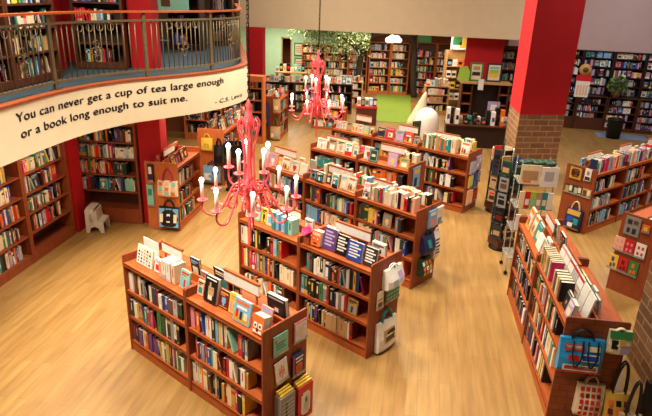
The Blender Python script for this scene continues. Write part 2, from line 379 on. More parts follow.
unit('E', 2, 2*L, 'low cherry bookcase with bright cards on its end, right third of fifth row', "fifth row's right case", sign=[(.2, .8, 1.56)])
unit('P', 0, 0, 'low cherry bookcase in front of the acrylic rack, far half of brick pillar row', "pillar row's far case", length=1.34, endm='slatwall', sign=[(.2, .7, 1.5)])
unit('P', 1, 1.345, 'low cherry bookcase with blue tote on its end, beside the near brick pillar', "pillar row's near case", length=1.53, endm='slatwall', sign=[(.1, .62, 1.5)])
for k, w in enumerate(('near', 'second', 'third')):
    unit('Q', k, k*L, ('low dark-red bookcase with framed heart picture on its end, far right row', 'low dark-red bookcase second from the heart picture, far right row', 'low dark-red bookcase third from the heart picture, far right row')[k], "heart row's %s case" % w, sign=[(.15, .65, 1.55)])
unit('S', 0, 0, 'low dark-red bookcase with grey poster and coloured cards on its end panel', "poster case", endm='wood_end')
unit('S', 1, L, 'low dark-red bookcase behind the one with the grey poster', "case behind poster case")
unit('G', 0, 0, 'orange-ended low bookcase with hanging bags under the balcony text', "bag-hung case under balcony", endm='wood_orange', sign=[(.2, .7, 1.5)])
unit('F', 0, 0, 'orange-ended low bookcase with yellow bag on its end, under the balcony', "yellow-bag case", endm='wood_orange', sign=[])
unit('F', 1, L, 'low bookcase continuing behind the one with the yellow bag', "case behind yellow-bag case", endm='wood_orange')
unit('H', 0, 0, 'brown low bookcase with navy and beige totes on its end, by red wall end', "navy-tote case", endm='wood_end')

def bookcase(label, loc, ang, W, Hh, d, zs, m='wood', group='wall bookcases', back='wood_dark', crown=True):
    t = thing('bookcase', label, 'bookcase', loc, ang, group)
    for x in (0, W-.04): MB().box(x, x+.04, 0, d, 0, Hh).build('side_panel', m, t)
    MB().box(.04, W-.04, d-.02, d, .05, Hh-.02).build('back_panel', back, t)
    MB().box(.04, W-.04, .02, d-.02, 0, zs[0]-.025).box(.04, W-.04, .005, .02, 0, zs[0]-.002).build('plinth', m, t)
    for z in zs: MB().box(.041, W-.041, .01, d-.021, z-.025, z).build('shelf', m, t)
    b = MB().box(.04, W-.04, .0, d-.02, Hh-.03, Hh)
    if crown: b.box(-.0, W, -.03, -.001, Hh-.16, Hh)
    b.build('top_board', m, t)
    return Matrix.Translation(loc) @ Matrix.Rotation(ang, 4, 'Z')

# ------------------------------------------------------------------ books (specified first, built at the end)
def pick(mix): return rnd.choice(mix)
def spec(X, kind, t, h, d, col, where, grp, order, size=None, art=None):
    BOOKS.append(dict(X=X, kind=kind, t=t, h=h, d=d, col=col, where=where, grp=grp, order=order, art=art, seed=rnd.random()))
def fill(X, x0, x1, yf, z, where, grp, mix=WMIX, hmax=.3, fullness=.93, dmax=.24, face=.04, tmul=1.0, hr=(.19, .27), gap=.08):
    """books along local x from x0 to x1, spines towards -y at yf, standing on z"""
    x = x0; k = 0; end = x0+(x1-x0)*min(1, fullness*rnd.uniform(.93, 1.07))
    while x < end-.02:
        run = rnd.randint(3, 10); hb = rnd.uniform(*hr); tb = rnd.uniform(.02, .04)*tmul; lean = 0
        mixc = pick(mix) if rnd.random() < .25 else None
        if rnd.random() < face and x+.2 < end:
            w = rnd.uniform(.13, .18); h = min(hmax-.02, rnd.uniform(.2, .26)); k += 1
            spec(X @ TR(x+w/2, yf+.03, z+.006) @ RX(-.14), 'f', rnd.uniform(.012, .03), h, w, pick(mix), where, grp, k); x += w+.01; continue
        if rnd.random() < gap:
            x += rnd.uniform(.03, .13)
        for j in range(run):
            t = max(.013, tb*rnd.uniform(.6, 1.5)); h = min(hmax-.025, hb*rnd.uniform(.88, 1.1)); d = min(dmax, h*rnd.uniform(.62, .74))
            if x+t > end: break
            k += 1; col = mixc if mixc and rnd.random() < .7 else pick(mix)
            spec(X @ TR(x+t/2, yf+rnd.uniform(0, .02), z), 's', t, h, d, col, where, grp, k); x += t+.0015
        if rnd.random() < .55 and x+.12 < end:          # the last of a run leans on it
            t = .02+rnd.random()*.015; h = min(hmax-.03, .2+rnd.random()*.04); a = rnd.uniform(.12, .38)
            k += 1; spec(X @ TR(x+h*math.sin(a), yf+.005, z) @ RY(-a) @ TR(t/2, 0, 0), 's', t, h, h*.66, pick(mix), where, grp, k)
            x += h*math.sin(a)+t*math.cos(a)+.004
LEV = ('lowest', 'middle', 'upper')
def stock(row, k, u, length=L, mix=WMIX, lv=(0, 1, 2), full=.95, face=.05, tmul=1.5, yf=.03, hr=(.205, .29), gap=.22):
    for i in lv:
        zt = (SHZ+(DECK-.045,))[i+1]-.03
        nm = NM[row, k]
        fill(R[row].X, u+.03, u+length-.03, yf, SHZ[i]+.003, f"on {LEV[i]} shelf of {nm}", f"books on the {LEV[i]} shelf of the {nm}", mix, zt-SHZ[i], full*rnd.uniform(.8, 1), .24, face, tmul, hr, gap)
stock('A', 0, 0, full=1); stock('A', 1, L, full=.95, mix=WMIX+DARKMIX)
stock('B', 0, 0, mix=DARKMIX+WMIX, full=.9, face=.12); stock('B', 1, L, mix=DARKMIX+WMIX, full=1)
for k in range(3): stock('C', k, k*L, full=1)
for k in range(2): stock('D', k, k*L, full=.9)
for k in range(3): stock('E', k, k*L, full=.85, mix=DARKMIX+WMIX, face=.2)
stock('P', 0, 0, 1.34, mix=DARKMIX*2+WMIX, full=.9); stock('P', 1, 1.345, 1.53, mix=DARKMIX*2+WMIX, full=.85)
for k in range(3): stock('Q', k, k*L, mix=BLUEMIX, full=.85)
for k in range(1): stock('S', k, k*L, mix=BLUEMIX)
stock('G', 0, 0, mix=DARKMIX, full=.8, face=.3); stock('F', 0, 0, mix=DARKMIX); stock('F', 1, L, mix=WMIX); stock('H', 0, 0, mix=WMIX)

def deck(row, k, items):
    """(u, width, height, thickness, colour, style, v, art) ; style f: cover out leaning on the ridge, s: spine out, b: behind the ridge, l: lying"""
    nm = NM[row, k]; n = {}
    for (u, w, h, t, col, st, v, *art) in items:
        what = {'f': 'front top', 's': 'front top', 'b': 'rear top', 'l': 'top'}[st]
        n[what] = n.get(what, 0)+1
        wh = f"on {what} of {nm}"; g = f"books on the top of the {nm}"
        X = R[row].X
        if st == 'f': spec(X @ TR(u+w/2, v, DECK+.004+t*.2) @ RX(-.2), 'f', t, h, w, col, wh, g, n[what], art=art[0] if art else None)
        elif st == 'b': spec(X @ TR(u+w/2, v, DECK+.02) @ RX(.1), 'f', t, h, w, col, wh, g, n[what], art=art[0] if art else None)
        elif st == 's': spec(X @ TR(u+w/2, v, DECK+.004), 's', w, h, t, col, wh, g, n[what])
        elif st == 'l': spec(X @ TR(u+w/2, v, DECK+.005+t+(art[0] if art else 0)) @ RX(-PI/2), 'f', t, h, w, col, wh, g, n[what])
deck('A', 0, [(.12, .31, .23, .02, 'white', 'f', .12, 'dots'), (.47, .13, .17, .02, 'white', 'f', .13), (.62, .055, .2, .15, 'peach', 's', .10), (.69, .075, .24, .17, 'white', 's', .09), (.775, .075, .24, .17, 'white', 's', .09), (.86, .06, .23, .16, 'cream', 's', .1), (1.0, .16, .22, .02, 'mint green', 'f', .1),
    (.88, .16, .24, .03, 'black', 'b', .37), (1.055, .12, .12, .02, 'silver-grey', 'b', .37)])
deck('A', 1, [(1.26, .1, .17, .02, 'peach', 'f', .14), (1.42, .2, .29, .045, 'black', 'f', .1, 'dog'), (1.63, .15, .2, .02, 'maroon', 'f', .13), (1.79, .15, .22, .025, 'yellow', 'f', .13), (1.935, .24, .25, .03, 'sky blue', 'f', .06, 'scene'), (2.19, .16, .21, .02, 'pink', 'f', .19), (2.25, .15, .19, .1, 'orange', 'f', .03, 'faces'),
    (1.3, .3, .26, .03, 'black', 'b', .37), (1.62, .1, .2, .02, 'charcoal', 'b', .37), (2.14, .26, .26, .05, 'black', 'b', .37, 'window')])
deck('B', 0, [(.03, .12, .19, .03, 'cream', 'f', .12), (.2, .13, .22, .03, 'mint green', 'f', .13), (.35, .1, .22, .03, 'yellow', 'f', .13), (.46, .13, .24, .02, 'cream', 'f', .13), (.61, .07, .25, .16, 'teal', 's', .09), (.685, .06, .24, .16, 'sky blue', 's', .1), (.79, .07, .23, .15, 'sky blue', 's', .1), (.865, .06, .22, .15, 'teal', 's', .1), (.93, .07, .22, .15, 'mint green', 's', .1), (.55, .09, .2, .03, 'white', 'b', .37), (1.0, .14, .17, .04, 'white', 'b', .38)])
deck('B', 1, [(1.39, .155, .2, .12, 'orange', 'f', .05, 'eyes'), (1.55, .21, .29, .05, 'purple', 'f', .1, 'script'), (1.77, .19, .26, .04, 'black', 'f', .1, 'script'), (1.97, .23, .25, .04, 'royal blue', 'f', .08, 'script'), (2.22, .19, .24, .04, 'charcoal', 'f', .1, 'script'), (1.38, .2, .17, .05, 'cream', 'b', .38), (1.93, .17, .22, .04, 'teal', 'b', .38), (2.16, .2, .2, .05, 'white', 'b', .38), (1.62, .11, .2, .03, 'yellow', 'b', .38)])
def run(row, k, u0, u1, mix, st='f', v=.12, hr=(.18, .25), wr=(.13, .19), skip=.1, t=.025):
    it = []; u = u0
    while True:
        w = rnd.uniform(*wr)
        if u+w > u1: break
        if rnd.random() > skip: it.append((u, w, rnd.uniform(*hr), t if st != 's' else rnd.uniform(.13, .16), pick(mix), st, v+rnd.uniform(-.015, .01)))
        u += w+(.012 if st != 's' else .003)
    return it
deck('C', 0, [(.15, .22, .24, .03, 'pink', 'f', .1), (.39, .12, .2, .03, 'yellow', 'f', .12), (.53, .2, .24, .03, 'white', 'f', .1, 'scene'), (.75, .22, .23, .03, 'cream', 'f', .1), (.99, .18, .22, .03, 'white', 'f', .11)]+run('C', 0, .75, 1.2, PALEMIX, 'b', .38, skip=.2))
deck('C', 1, [(1.27, .16, .17, .05, 'grey', 'f', .1), (1.45, .17, .17, .1, 'black', 'f', .06), (1.64, .1, .2, .02, 'charcoal', 'f', .13), (1.78, .14, .22, .03, 'white', 'f', .11), (1.86, .12, .2, .03, 'teal', 'f', .04), (1.99, .15, .24, .03, 'cream', 'f', .1), (2.15, .17, .25, .03, 'white', 'f', .1, 'scene')]+run('C', 1, 1.3, 2.4, PALEMIX, 's', .4, skip=.1, wr=(.03, .06)))
deck('C', 2, [(2.5, .16, .24, .03, 'white', 'f', .1), (2.56, .1, .12, .03, 'navy blue', 'f', .03)]+run('C', 2, 2.68, 3.6, ['red', 'white', 'sky blue', 'yellow', 'cream', 'tan', 'peach', 'red', 'teal', 'green', 'white', 'black', 'cream', 'orange'], 's', .08, (.2, .27), (.03, .06), .03)+run('C', 2, 2.5, 3.6, PALEMIX, 's', .38, (.2, .25), (.03, .06), .05))
deck('D', 0, [(.1, .24, .22, .03, 'white', 'f', .1), (.4, .2, .26, .03, 'tan', 'f', .1), (.62, .2, .27, .03, 'cream', 'f', .1), (.84, .17, .25, .03, 'white', 'f', .1), (1.03, .12, .22, .03, 'cream', 'f', .12), (1.04, .13, .17, .03, 'red', 'b', .38)]+run('D', 0, .1, 1.0, PALEMIX, 'b', .38, skip=.3))
deck('D', 1, [(1.3, .2, .26, .03, 'white', 'f', .12), (1.46, .21, .25, .03, 'dark green', 'f', .06, 'frame'), (1.9, .2, .25, .03, 'lilac', 'f', .07), (2.15, .2, .2, .03, 'mustard', 'f', .1)]+run('D', 1, 1.75, 2.4, ['white', 'black', 'white', 'cream'], 's', .38, (.2, .25), (.04, .07), 0))
deck('E', 0, [(.06+.165*i, .14, .2, .03, ('peach', 'cream', 'tan', 'cream', 'white', 'mint green', 'tan')[i], 'f', .1) for i in range(7)])
deck('E', 1, [(1.28, .2, .22, .05, 'navy blue', 'f', .1), (1.52, .22, .26, .05, 'red', 'f', .08, 'window'), (1.78, .2, .25, .03, 'lilac', 'f', .1), (2.0, .22, .25, .03, 'red', 'f', .1, 'scene'), (2.26, .15, .2, .03, 'tan', 'f', .1)])
deck('E', 2, run('E', 2, 2.5, 3.35, ['orange', 'teal', 'black', 'white', 'cream', 'tan', 'green', 'red', 'white', 'navy blue'], 's', .08, (.24, .32), (.03, .07), .05)+[(3.4, .2, .28, .03, 'white', 'f', .1, 'scene')]+run('E', 2, 2.5, 3.6, PALEMIX, 's', .38, (.24, .3), (.03, .07), .1))
# brick pillar row: books and magazines seen from above
it = []
for i in range(9): it.append((1.42+i*.055, .035, .25, .15, pick(['mustard', 'tan', 'cream', 'orange', 'red', 'green', 'brown', 'magenta']), 's', .035))
for i, c in enumerate(['white', 'white', 'white', 'silver-grey', 'white', 'white', 'white']): it.append((1.4+i*.2, .185, .29, .016, c, 'f', .215, 'script' if i > 4 else 'magazine'))
for i, c in enumerate(['tan', 'charcoal', 'cream', 'tan', 'black']): it.append((2.05+i*.07, .05, .24, .15, c, 's', .035))
it += [(2.45, .16, .2, .03, 'black', 'f', .06, 'window'), (2.64, .17, .2, .05, 'lilac', 'f', .04)]
deck('P', 1, it+run('P', 1, 1.5, 2.7, ['white', 'green', 'yellow', 'white', 'teal'], 'b', .4, (.16, .2), (.12, .2), .35))
deck('P', 0, [(.1, .24, .3, .03, 'peach', 'f', .08, 'scene'), (.36, .2, .28, .03, 'cream', 'f', .1, 'scene'), (.6, .22, .27, .03, 'teal', 'f', .1, 'window'), (.84, .24, .2, .03, 'white', 'f', .08, 'script'), (1.1, .2, .26, .03, 'white', 'f', .1, 'dots'), (.9, .24, .26, .03, 'black', 'b', .38, 'dots'), (.55, .2, .28, .03, 'white', 'b', .38)])
QM = ['white', 'white', 'lilac', 'sky blue', 'pink', 'magenta', 'red', 'navy blue', 'white', 'yellow', 'silver-grey', 'teal', 'cream', 'purple']
for k in range(3): deck('Q', k, run('Q', k, k*L+.04, (k+1)*L-.03, QM, 's', .07, (.22, .29), (.025, .06), .03)+run('Q', k, k*L+.04, (k+1)*L-.05, ['white', 'silver-grey', 'lilac', 'white', 'sky blue', 'black', 'cream'], 'b', .4, (.16, .24), (.14, .2), .05))
deck('S', 0, [(.1, .2, .28, .035, 'cream', 'l', .02, .0), (.12, .2, .27, .03, 'white', 'l', .02, .036), (.34, .2, .28, .04, 'maroon', 'l', .02, 0), (.36, .19, .27, .035, 'white', 'l', .02, .041), (.58, .2, .28, .05, 'white', 'l', .02, 0), (.6, .2, .28, .03, 'red', 'l', .02, .051), (.82, .2, .28, .05, 'cream', 'l', .02, 0)])
for row, ks, mix in (('G', 1, ['cream', 'tan', 'brown', 'red', 'white', 'maroon']), ('F', 2, DARKMIX), ('H', 1, PALEMIX)):
    for k in range(ks): deck(row, k, run(row, k, k*L+.05, (k+1)*L-.05, mix, 'f', .1, (.18, .28), (.14, .22), .1)+run(row, k, k*L+.05, (k+1)*L-.05, mix, 'b', .4, (.16, .24), (.14, .22), .2))

# wall bookcases: left wall, back wall under the balcony, upstairs, far rooms
def stocked(label, short, loc, ang, W, Hh, d, zs, mix=WMIX, m='wood', tmul=1.2, empty=(), full=.9, face=.05, hr=(.19, .26), crown=True, back='wood_dark'):
    X = bookcase(label, loc, ang, W, Hh, d, zs, m, crown=crown, back=back)
    for i, z in enumerate(zs):
        if i in empty: continue
        top = (list(zs)+[Hh-.04])[i+1]-.03
        nm = 'lowest' if i == 0 else ordinal(i+1)+'-lowest'
        fill(X, .05, W-.05, .04, z+.003, f"on {nm} shelf of {short}", f"books on the {nm} shelf of the {short}", mix, top-z, full*rnd.uniform(.85, 1), d-.08, face, tmul, hr)
    return X
LWZ = (.16, .5, .84, 1.17, 1.5, 1.8)
o0 = Vector((-4.63, 9.68, 0)); ul = Vector((.133, .991, 0))
for i in range(2):
    p = o0-ul*(1.235*(i+1))
    stocked(('tall cherry bookcase against the left wall, next to the ivory step stool', 'tall cherry bookcase against the left wall, second from the step stool')[i], ("left wall's stool-side case", "left wall's nearer case")[i], p, PI/2+TB, 1.23, 2.1, .33, LWZ, m='wood_end', tmul=1.3, full=.95, empty=(0,) if i == 0 else ())
stocked('tall cherry bookcase facing out between two red pillars under the balcony', 'back wall case between red pillars', (-4.77, 10.31, 0), -.075, 1.21, 2.1, .33, (.3, .65, .98, 1.3, 1.62), m='wood_end', tmul=1.1, empty=(0,), full=1)
stocked('far orange bookcase under the balcony, beyond the yellow bag', 'far orange case under balcony', (-4.4, 17.0, 0), TB, 1.2, 2.0, .35, (.2, .6, .95, 1.3, 1.65), DARKMIX, 'wood_orange', back='wood_black')
stocked('far orange bookcase under the balcony, beside the red wall end', 'second far orange case under balcony', (-3.15, 16.85, 0), TB, 1.2, 2.0, .35, (.2, .6, .95, 1.3, 1.65), DARKMIX, 'wood_orange', back='wood_black')
# upstairs
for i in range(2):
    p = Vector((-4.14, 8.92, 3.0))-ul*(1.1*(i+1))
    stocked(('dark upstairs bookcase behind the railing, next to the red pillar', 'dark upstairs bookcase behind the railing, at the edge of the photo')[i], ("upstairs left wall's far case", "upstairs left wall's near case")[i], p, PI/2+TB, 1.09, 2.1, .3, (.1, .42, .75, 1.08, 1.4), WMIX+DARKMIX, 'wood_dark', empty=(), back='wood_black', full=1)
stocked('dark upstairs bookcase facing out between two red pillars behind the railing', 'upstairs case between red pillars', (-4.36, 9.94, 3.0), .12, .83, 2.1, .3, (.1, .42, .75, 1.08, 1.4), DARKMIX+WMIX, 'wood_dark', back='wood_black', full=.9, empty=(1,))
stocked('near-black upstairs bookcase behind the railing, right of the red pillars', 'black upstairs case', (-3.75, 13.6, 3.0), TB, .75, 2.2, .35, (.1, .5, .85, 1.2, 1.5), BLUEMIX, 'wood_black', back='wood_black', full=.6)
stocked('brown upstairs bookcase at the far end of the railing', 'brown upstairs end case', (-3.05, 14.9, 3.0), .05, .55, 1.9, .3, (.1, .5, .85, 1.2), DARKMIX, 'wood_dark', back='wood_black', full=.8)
# children's area at the rear
KZ = (.12, .45, .78, 1.1, 1.42, 1.75)
for i, (x, w) in enumerate(((-1.35, 1.05), (-.28, 1.05), (.79, .85))):
    stocked(f'rear bookcase of bright books under the painted leaves, {ordinal(i+1)} from the doorway', f'rear leafy case {ordinal(i+1)} from door', (x, 26.5, 0), 0, w, 2.1, .35, KZ, PALEMIX+['orange']*4+['green']*3, 'wood_light' if i == 1 else 'wood_orange', face=.5, hr=(.2, .28), tmul=1.6, crown=False)
for i, (x, w) in enumerate(((1.72, .95), (2.69, .85))):
    stocked(('rear bookcase framed by the tree arch, under the white cloud lamp', 'rear bookcase framed by the tree arch, beside the dark trunk')[i], ('cloud lamp case', 'tree arch case')[i], (x, 26.5, 0), 0, w, 2.3, .35, (.12, .5, .85, 1.2, 1.6, 1.95), PALEMIX, 'wood_orange', face=.5, hr=(.2, .28), tmul=1.6, crown=False)
for i, x in enumerate((3.78, 4.72)):
    stocked(('rear bookcase with a green sign on top, beyond the white dome', 'rear bookcase behind the magazine stand')[i], ('green sign case', 'case behind magazine stand')[i], (x, 26.3, 0), 0, .92, 2.35, .35, KZ, WMIX, 'wood', face=.25, hr=(.2, .28), tmul=1.6, crown=False)
stocked('narrow bookcase between the red recess and the red column', 'narrow case by red column', (6.2, 22.3, 0), -.15, .95, 2.7, .35, (.2, .6, 1.0, 1.4, 1.8, 2.2), BLUEMIX, 'wood_dark', face=.2, tmul=1.5)
# low row across the floor before the green wall
for i in range(3):
    x = -2.45+i*1.1
    stocked(f'low brown bookcase topped with pale books before the green wall, {ordinal(i+1)} from the red wall', f'low case {ordinal(i+1)} from red wall', (x, 21.6, 0), 0, 1.09, 1.12, .5, (.12, .45, .8), WMIX, 'wood_dark', crown=False, tmul=1.6)
    fill(TR(x, 21.65, 1.12), .03, 1.05, 0, .003, f"on top of low case {ordinal(i+1)} from red wall", 'books standing on the low rear bookcases', PALEMIX, .4, 1, .3, .6, 1.8, (.22, .3))
for i, (x, y, w_, hh, nm) in enumerate(((3.7, 22.4, .95, 1.05, 'light low bookcase beside the lime rug, behind the white dome'), (.2, 23.2, 1.1, 1.0, 'light low bookcase on the doorway side of the lime rug'), (-.6, 19.0, 1.15, .75, 'small low bookcase between the fifth row and the far brown cases'))):
    stocked(nm, ('dome-side rug case', 'doorway-side rug case', 'small low rear case')[i], (x, y, 0), -.1*i, w_, hh, .4, (.08, .4, .72)[:3 if hh > .9 else 2], PALEMIX, 'wood_light' if i < 2 else 'wood', crown=False, face=.5, tmul=1.6)
    fill(TR(x, y+.03, hh) @ RZ(-.1*i), .03, w_-.03, 0, .003, 'on top of the '+('dome-side rug case', 'doorway-side rug case', 'small low rear case')[i], 'books standing on the low rear cases', PALEMIX, .4, 1, .25, .6, 1.6, (.2, .3))
# far right wall
for i in range(4):
    p = Vector((8.45, 20.63, 0))+Vector((math.cos(-.24), math.sin(-.24), 0))*(1.02*i-.6)
    X = stocked(f'dark wall bookcase under the lilac wall, {ordinal(i+1)} from the red column', f'lilac wall case {ordinal(i+1)} from column', p, -.24, 1.0, 1.2, .5, (.42, .66, .92) if i < 2 else (.12, .4, .66, .92), BLUEMIX, 'wood_dark', crown=False, face=.35, tmul=1.6, hr=(.15, .2), back='wood_black')
    X2 = bookcase(f'dark wall shelving above the counter, {ordinal(i+1)} from the red column', p+Vector((.06, .24, 1.2)), -.24, 1.0, 1.54, .28, (.04, .36, .68, 1.0, 1.3), 'wood_black', back='wood_black', crown=False)
    for j, z in enumerate((.04, .36, .68, 1.0, 1.3)):
        fill(X2, .05, .95, .03, z+.003, f"on {ordinal(j+1)} shelf above lilac wall case {ordinal(i+1)} from column", 'books on the shelving under the lilac wall', BLUEMIX+['yellow']*(3 if i == 2 else 0), .3 if j < 4 else .2, .95, .22, .5, 1.7, (.18, .25))

# ------------------------------------------------------------------ chandeliers
def chandelier(label, loc, ztop, seed, rot):
    t = thing('chandelier', label, 'chandelier', loc, rot, None)
    MB().lathe([(.001, -.62), (.012, -.6), (.02, -.57), (.008, -.53), (.014, -.45), (.03, -.36), (.012, -.3), (.03, -.24), (.06, -.19), (.045, -.14), (.07, -.07), (.07, .05), (.055, .1), (.025, .14),
                (.02, .5), (.035, .55), (.02, .6), (.045, .68), (.05, .73), (.03, .78), (.02, .82), (.032, .86), (.012, .9), (.001, .92)], 14).build('stem', 'coral', t)
    for i in range(6):                         # cage of bowed rods with curled heads
        a = 2*PI*i/6+.3; c, s = math.cos(a), math.sin(a)
        P = catmull([(.06, .05), (.055, .2), (.05, .36), (.07, .5), (.105, .61), (.115, .69), (.085, .73), (.06, .68), (.075, .62), (.095, .65)], 4)
        MB().tube([(q.x*c, q.x*s, q.y) for q in P], .0085, 6).build('cage_rod', 'coral', t)
    def arm(a, P, rb, zb, hc):
        c, s = math.cos(a), math.sin(a)
        P2 = catmull([(r, z) for r, z in P], 6)
        ar = MB().tube([(p.x*c, p.x*s, p.y) for p in P2], .0108, 6).build('arm', 'coral', t)
        X = TR(rb*c, rb*s, zb)
        MB().lathe([(.008, -.03), (.014, -.015), (.05, 0), (.056, .012), (.045, .006), (.016, .004), (.016, .02)], 12, 0, X).build('drip_pan', 'coral', ar)
        MB().lathe([(.018, .004), (.018, hc), (.014, hc+.004)], 10, 0, X).build('candle_sleeve', 'candle', ar)
        MB().ball((0, 0, hc+.026), .025, 10, 0, X, (1, 1, 1.25)).build('bulb', 'bulb', ar)
    for i in range(8):
        arm(2*PI*i/8, [(.05, .02), (.1, .07), (.17, .03), (.24, -.12), (.34, -.27), (.44, -.26), (.49, -.19), (.48, -.14), (.48, -.12)], .48, -.11, .19)
    for i in range(8):
        a = 2*PI*(i+.5)/8; c, s = math.cos(a), math.sin(a)
        P2 = catmull([(.06, -.08), (.14, -.02), (.22, -.06), (.24, -.15), (.17, -.18), (.14, -.12), (.18, -.09)], 5)
        MB().tube([(p.x*c, p.x*s, p.y) for p in P2], .0095, 6).build('scroll', 'coral', t)
    for i in range(5):
        arm(2*PI*(i+.3)/5, [(.045, .1), (.08, .03), (.14, .02), (.2, .07), (.215, .15), (.21, .21)], .21, .215, .2)
    b = MB(); z = .92; k = 0
    while z < ztop:
        q = [(.0085*math.cos(a), 0, .024*math.sin(a)) for a in [2*PI*j/8 for j in range(8)]]
        b.tube(q, .0035, 5, 0, TR(0, 0, z) @ RZ(PI/2*(k % 2)), closed=True); z += .038; k += 1
    b.tube([(.012, 0, .92), (.014, .004, ztop)], .004, 5)
    b.build('chain', 'iron', t)
    return t
chandelier('coral red candle chandelier, nearer and larger, hanging over the second row', (-.79, 5.52, 2.46), 4.0, 1, .2)
chandelier('coral red candle chandelier, farther and smaller, hanging over the fifth row', (-.225, 10.05, 2.52), 4.0, 2, .45)

# ------------------------------------------------------------------ bags, cards, small goods
def end(row, u, side, v, z, out=.005):
    """where something hangs on an end panel: side +1 the end facing along the row, -1 the near one"""
    r = R[row]; p = r.at(u+side*out, v, z)
    return p, r.a+(PI/2 if side > 0 else -PI/2)
def art_quads(b, arts, dep, w, h):
    for (x0, x1, z0, z1, m) in arts:
        b.quad((x0*w-w/2, -dep(z0)-.003, z0*h), (x1*w-w/2, -dep(z0)-.003, z0*h), (x1*w-w/2, -dep(z1)-.003, z1*h), (x0*w-w/2, -dep(z1)-.003, z1*h), m)
def tote(label, p, a, w, h, d, col, handle, arts=(), mats=(), hl=.25, cat='bag', group=None, tilt=0, name='tote_bag'):
    t = thing(name, label, cat, p, (0, tilt, a), group)
    prof = [(0, .75), (.12, 1), (.45, .95), (.8, .6), (1, .4)]
    dep = lambda f: d*next((p0[1]+(p1[1]-p0[1])*(f-p0[0])/(p1[0]-p0[0]) for p0, p1 in zip(prof, prof[1:]) if p0[0] <= f <= p1[0]), .4)
    b = MB(); N = 7; rings = []
    fr = [0, .06, .12, .28, .45, .62, .8, 1]
    vs = []
    for f in fr:
        dd = dep(f); hw = w/2*(.96+.04*f)
        for k in range(N): x = -hw+2*hw*k/(N-1); vs.append((x, -dd*(.72+.28*math.sin(PI*k/(N-1))), f*h))
        for k in range(N): x = hw-2*hw*k/(N-1); vs.append((x, 0, f*h))
    fs = []
    for i in range(len(fr)-1):
        for k in range(2*N): fs.append((i*2*N+k, i*2*N+(k+1) % (2*N), (i+1)*2*N+(k+1) % (2*N), (i+1)*2*N+k))
    fs += [tuple(range(2*N))[::-1], tuple((len(fr)-1)*2*N+k for k in range(2*N))]
    b.add(vs, fs, 0); art_quads(b, arts, dep, w, h)
    b.build('body', [col]+list(mats), t)
    for y in (-d*.32, -.013):
        pts = [(w*.25*math.cos(q), y, h-.04+hl*math.sin(q)+(.0)) for q in [PI*i/10 for i in range(11)]]
        pts = [(w*.25, y, h-.1)]+pts+[(-w*.25, y, h-.1)]
        MB().tube(pts, .011, 6).build('handle', handle, t)
    MB().tube([(0, -.002, h+hl-.06), (0, -d*.5, h+hl-.06)], .006, 6).build('peg', 'iron', t)
    return t
def card(label, p, a, w, h, col, arts=(), mats=(), name='greeting_card', cat='card', th=.012, tilt=0, group=None, pocket=True):
    t = thing(name, label, cat, p, (0, tilt, a), group)
    b = MB().box(-w/2, w/2, -th, 0, 0, h); art_quads(b, arts, lambda f: th, w, h); b.build('panel', [col]+list(mats), t)
    if pocket: MB().box(-w/2-.006, w/2+.006, -th-.008, -th-.004, -.004, .03).box(-w/2-.006, w/2+.006, -th-.004, .0, -.004, -.001).build('holder', 'clear', t)
    return t
LINES = lambda m, z0=.35, z1=.8, n=4: [(.14, .86 if i % 2 == 0 else .7, z0+(z1-z0)*i/n, z0+(z1-z0)*(i+.45)/n, m) for i in range(n)]
# end of the nearest row
p, a = end('A', 2*L, 1, .23, .99); card('mint green notice card on the end panel of the nearest row', p, a, .2, .23, 'mint green', [(.08, .22, .68, .82, 1)]+LINES(2, .3, .7, 3), ['red', 'teal'])
p, a = end('A', 2*L, 1, .52, 1.0); card('white card with pink border on the end panel of the nearest row', p, a, .19, .24, 'pink', [(.06, .94, .06, .94, 1)]+LINES(2, .2, .85, 5), ['white', 'peach'])
p, a = end('A', 2*L, 1, .26, .64); card('tilted white card with red starburst on the end of the nearest row', p, a, .17, .27, 'white', [(.46, .54, .2, .8, 1), (.25, .75, .46, .54, 1), (.3, .38, .3, .7, 1), (.62, .7, .3, .7, 1)], ['pink'], tilt=-.12)
p, a = end('A', 2*L, 1, .475, .61)
t = card('navy book with orange sphere on its cover, mounted on the nearest row end', p, a, .17, .26, 'navy blue', [(.0, .1, 0, 1, 1), (.25, .85, .64, .72, 3), (.2, .9, .8, .88, 3), (.28, .82, .18, .52, 2), (.36, .74, .12, .58, 2)], ['red', 'orange', 'white'], 'displayed_book', 'book', .03)
def bag_of_books(label, p, a, w, h, d, col, arts, mats):
    t = thing('gift_bag', label, 'bag', p, a); b = MB().box(-w/2, w/2, -d, -.001, 0, h); art_quads(b, arts, lambda f: d, w, h); b.build('body', [col]+mats, t)
    for i in range(3): MB().box(-w/2+.012, w/2-.012, -d+.012+i*(d-.02)/3, -d+.012+(i+.8)*(d-.02)/3, h-.02, h+.03+.012*i).build('wrapped_bundle', 'yellow', t)
p, a = end('A', 2*L, 1, .25, .12); bag_of_books('grey patterned gift bag with yellow paper at the nearest row end', p, a, .21, .4, .1, 'grey', [(.1, .9, .08+.12*i, .13+.12*i, 1) for i in range(7)]+[(.3, .45, .2, .8, 2)], ['silver-grey', 'charcoal'])
p, a = end('A', 2*L, 1, .52, .06); bag_of_books('red gift bag with white round emblem at the nearest row end', p, a, .23, .43, .1, 'red', [(.2, .8, .2, .75, 1), (.3, .7, .14, .82, 1), (.45, .6, .5, .64, 2), (.38, .52, .36, .5, 2), (.0, 1, .02, .08, 3)], ['white', 'green', 'orange'])
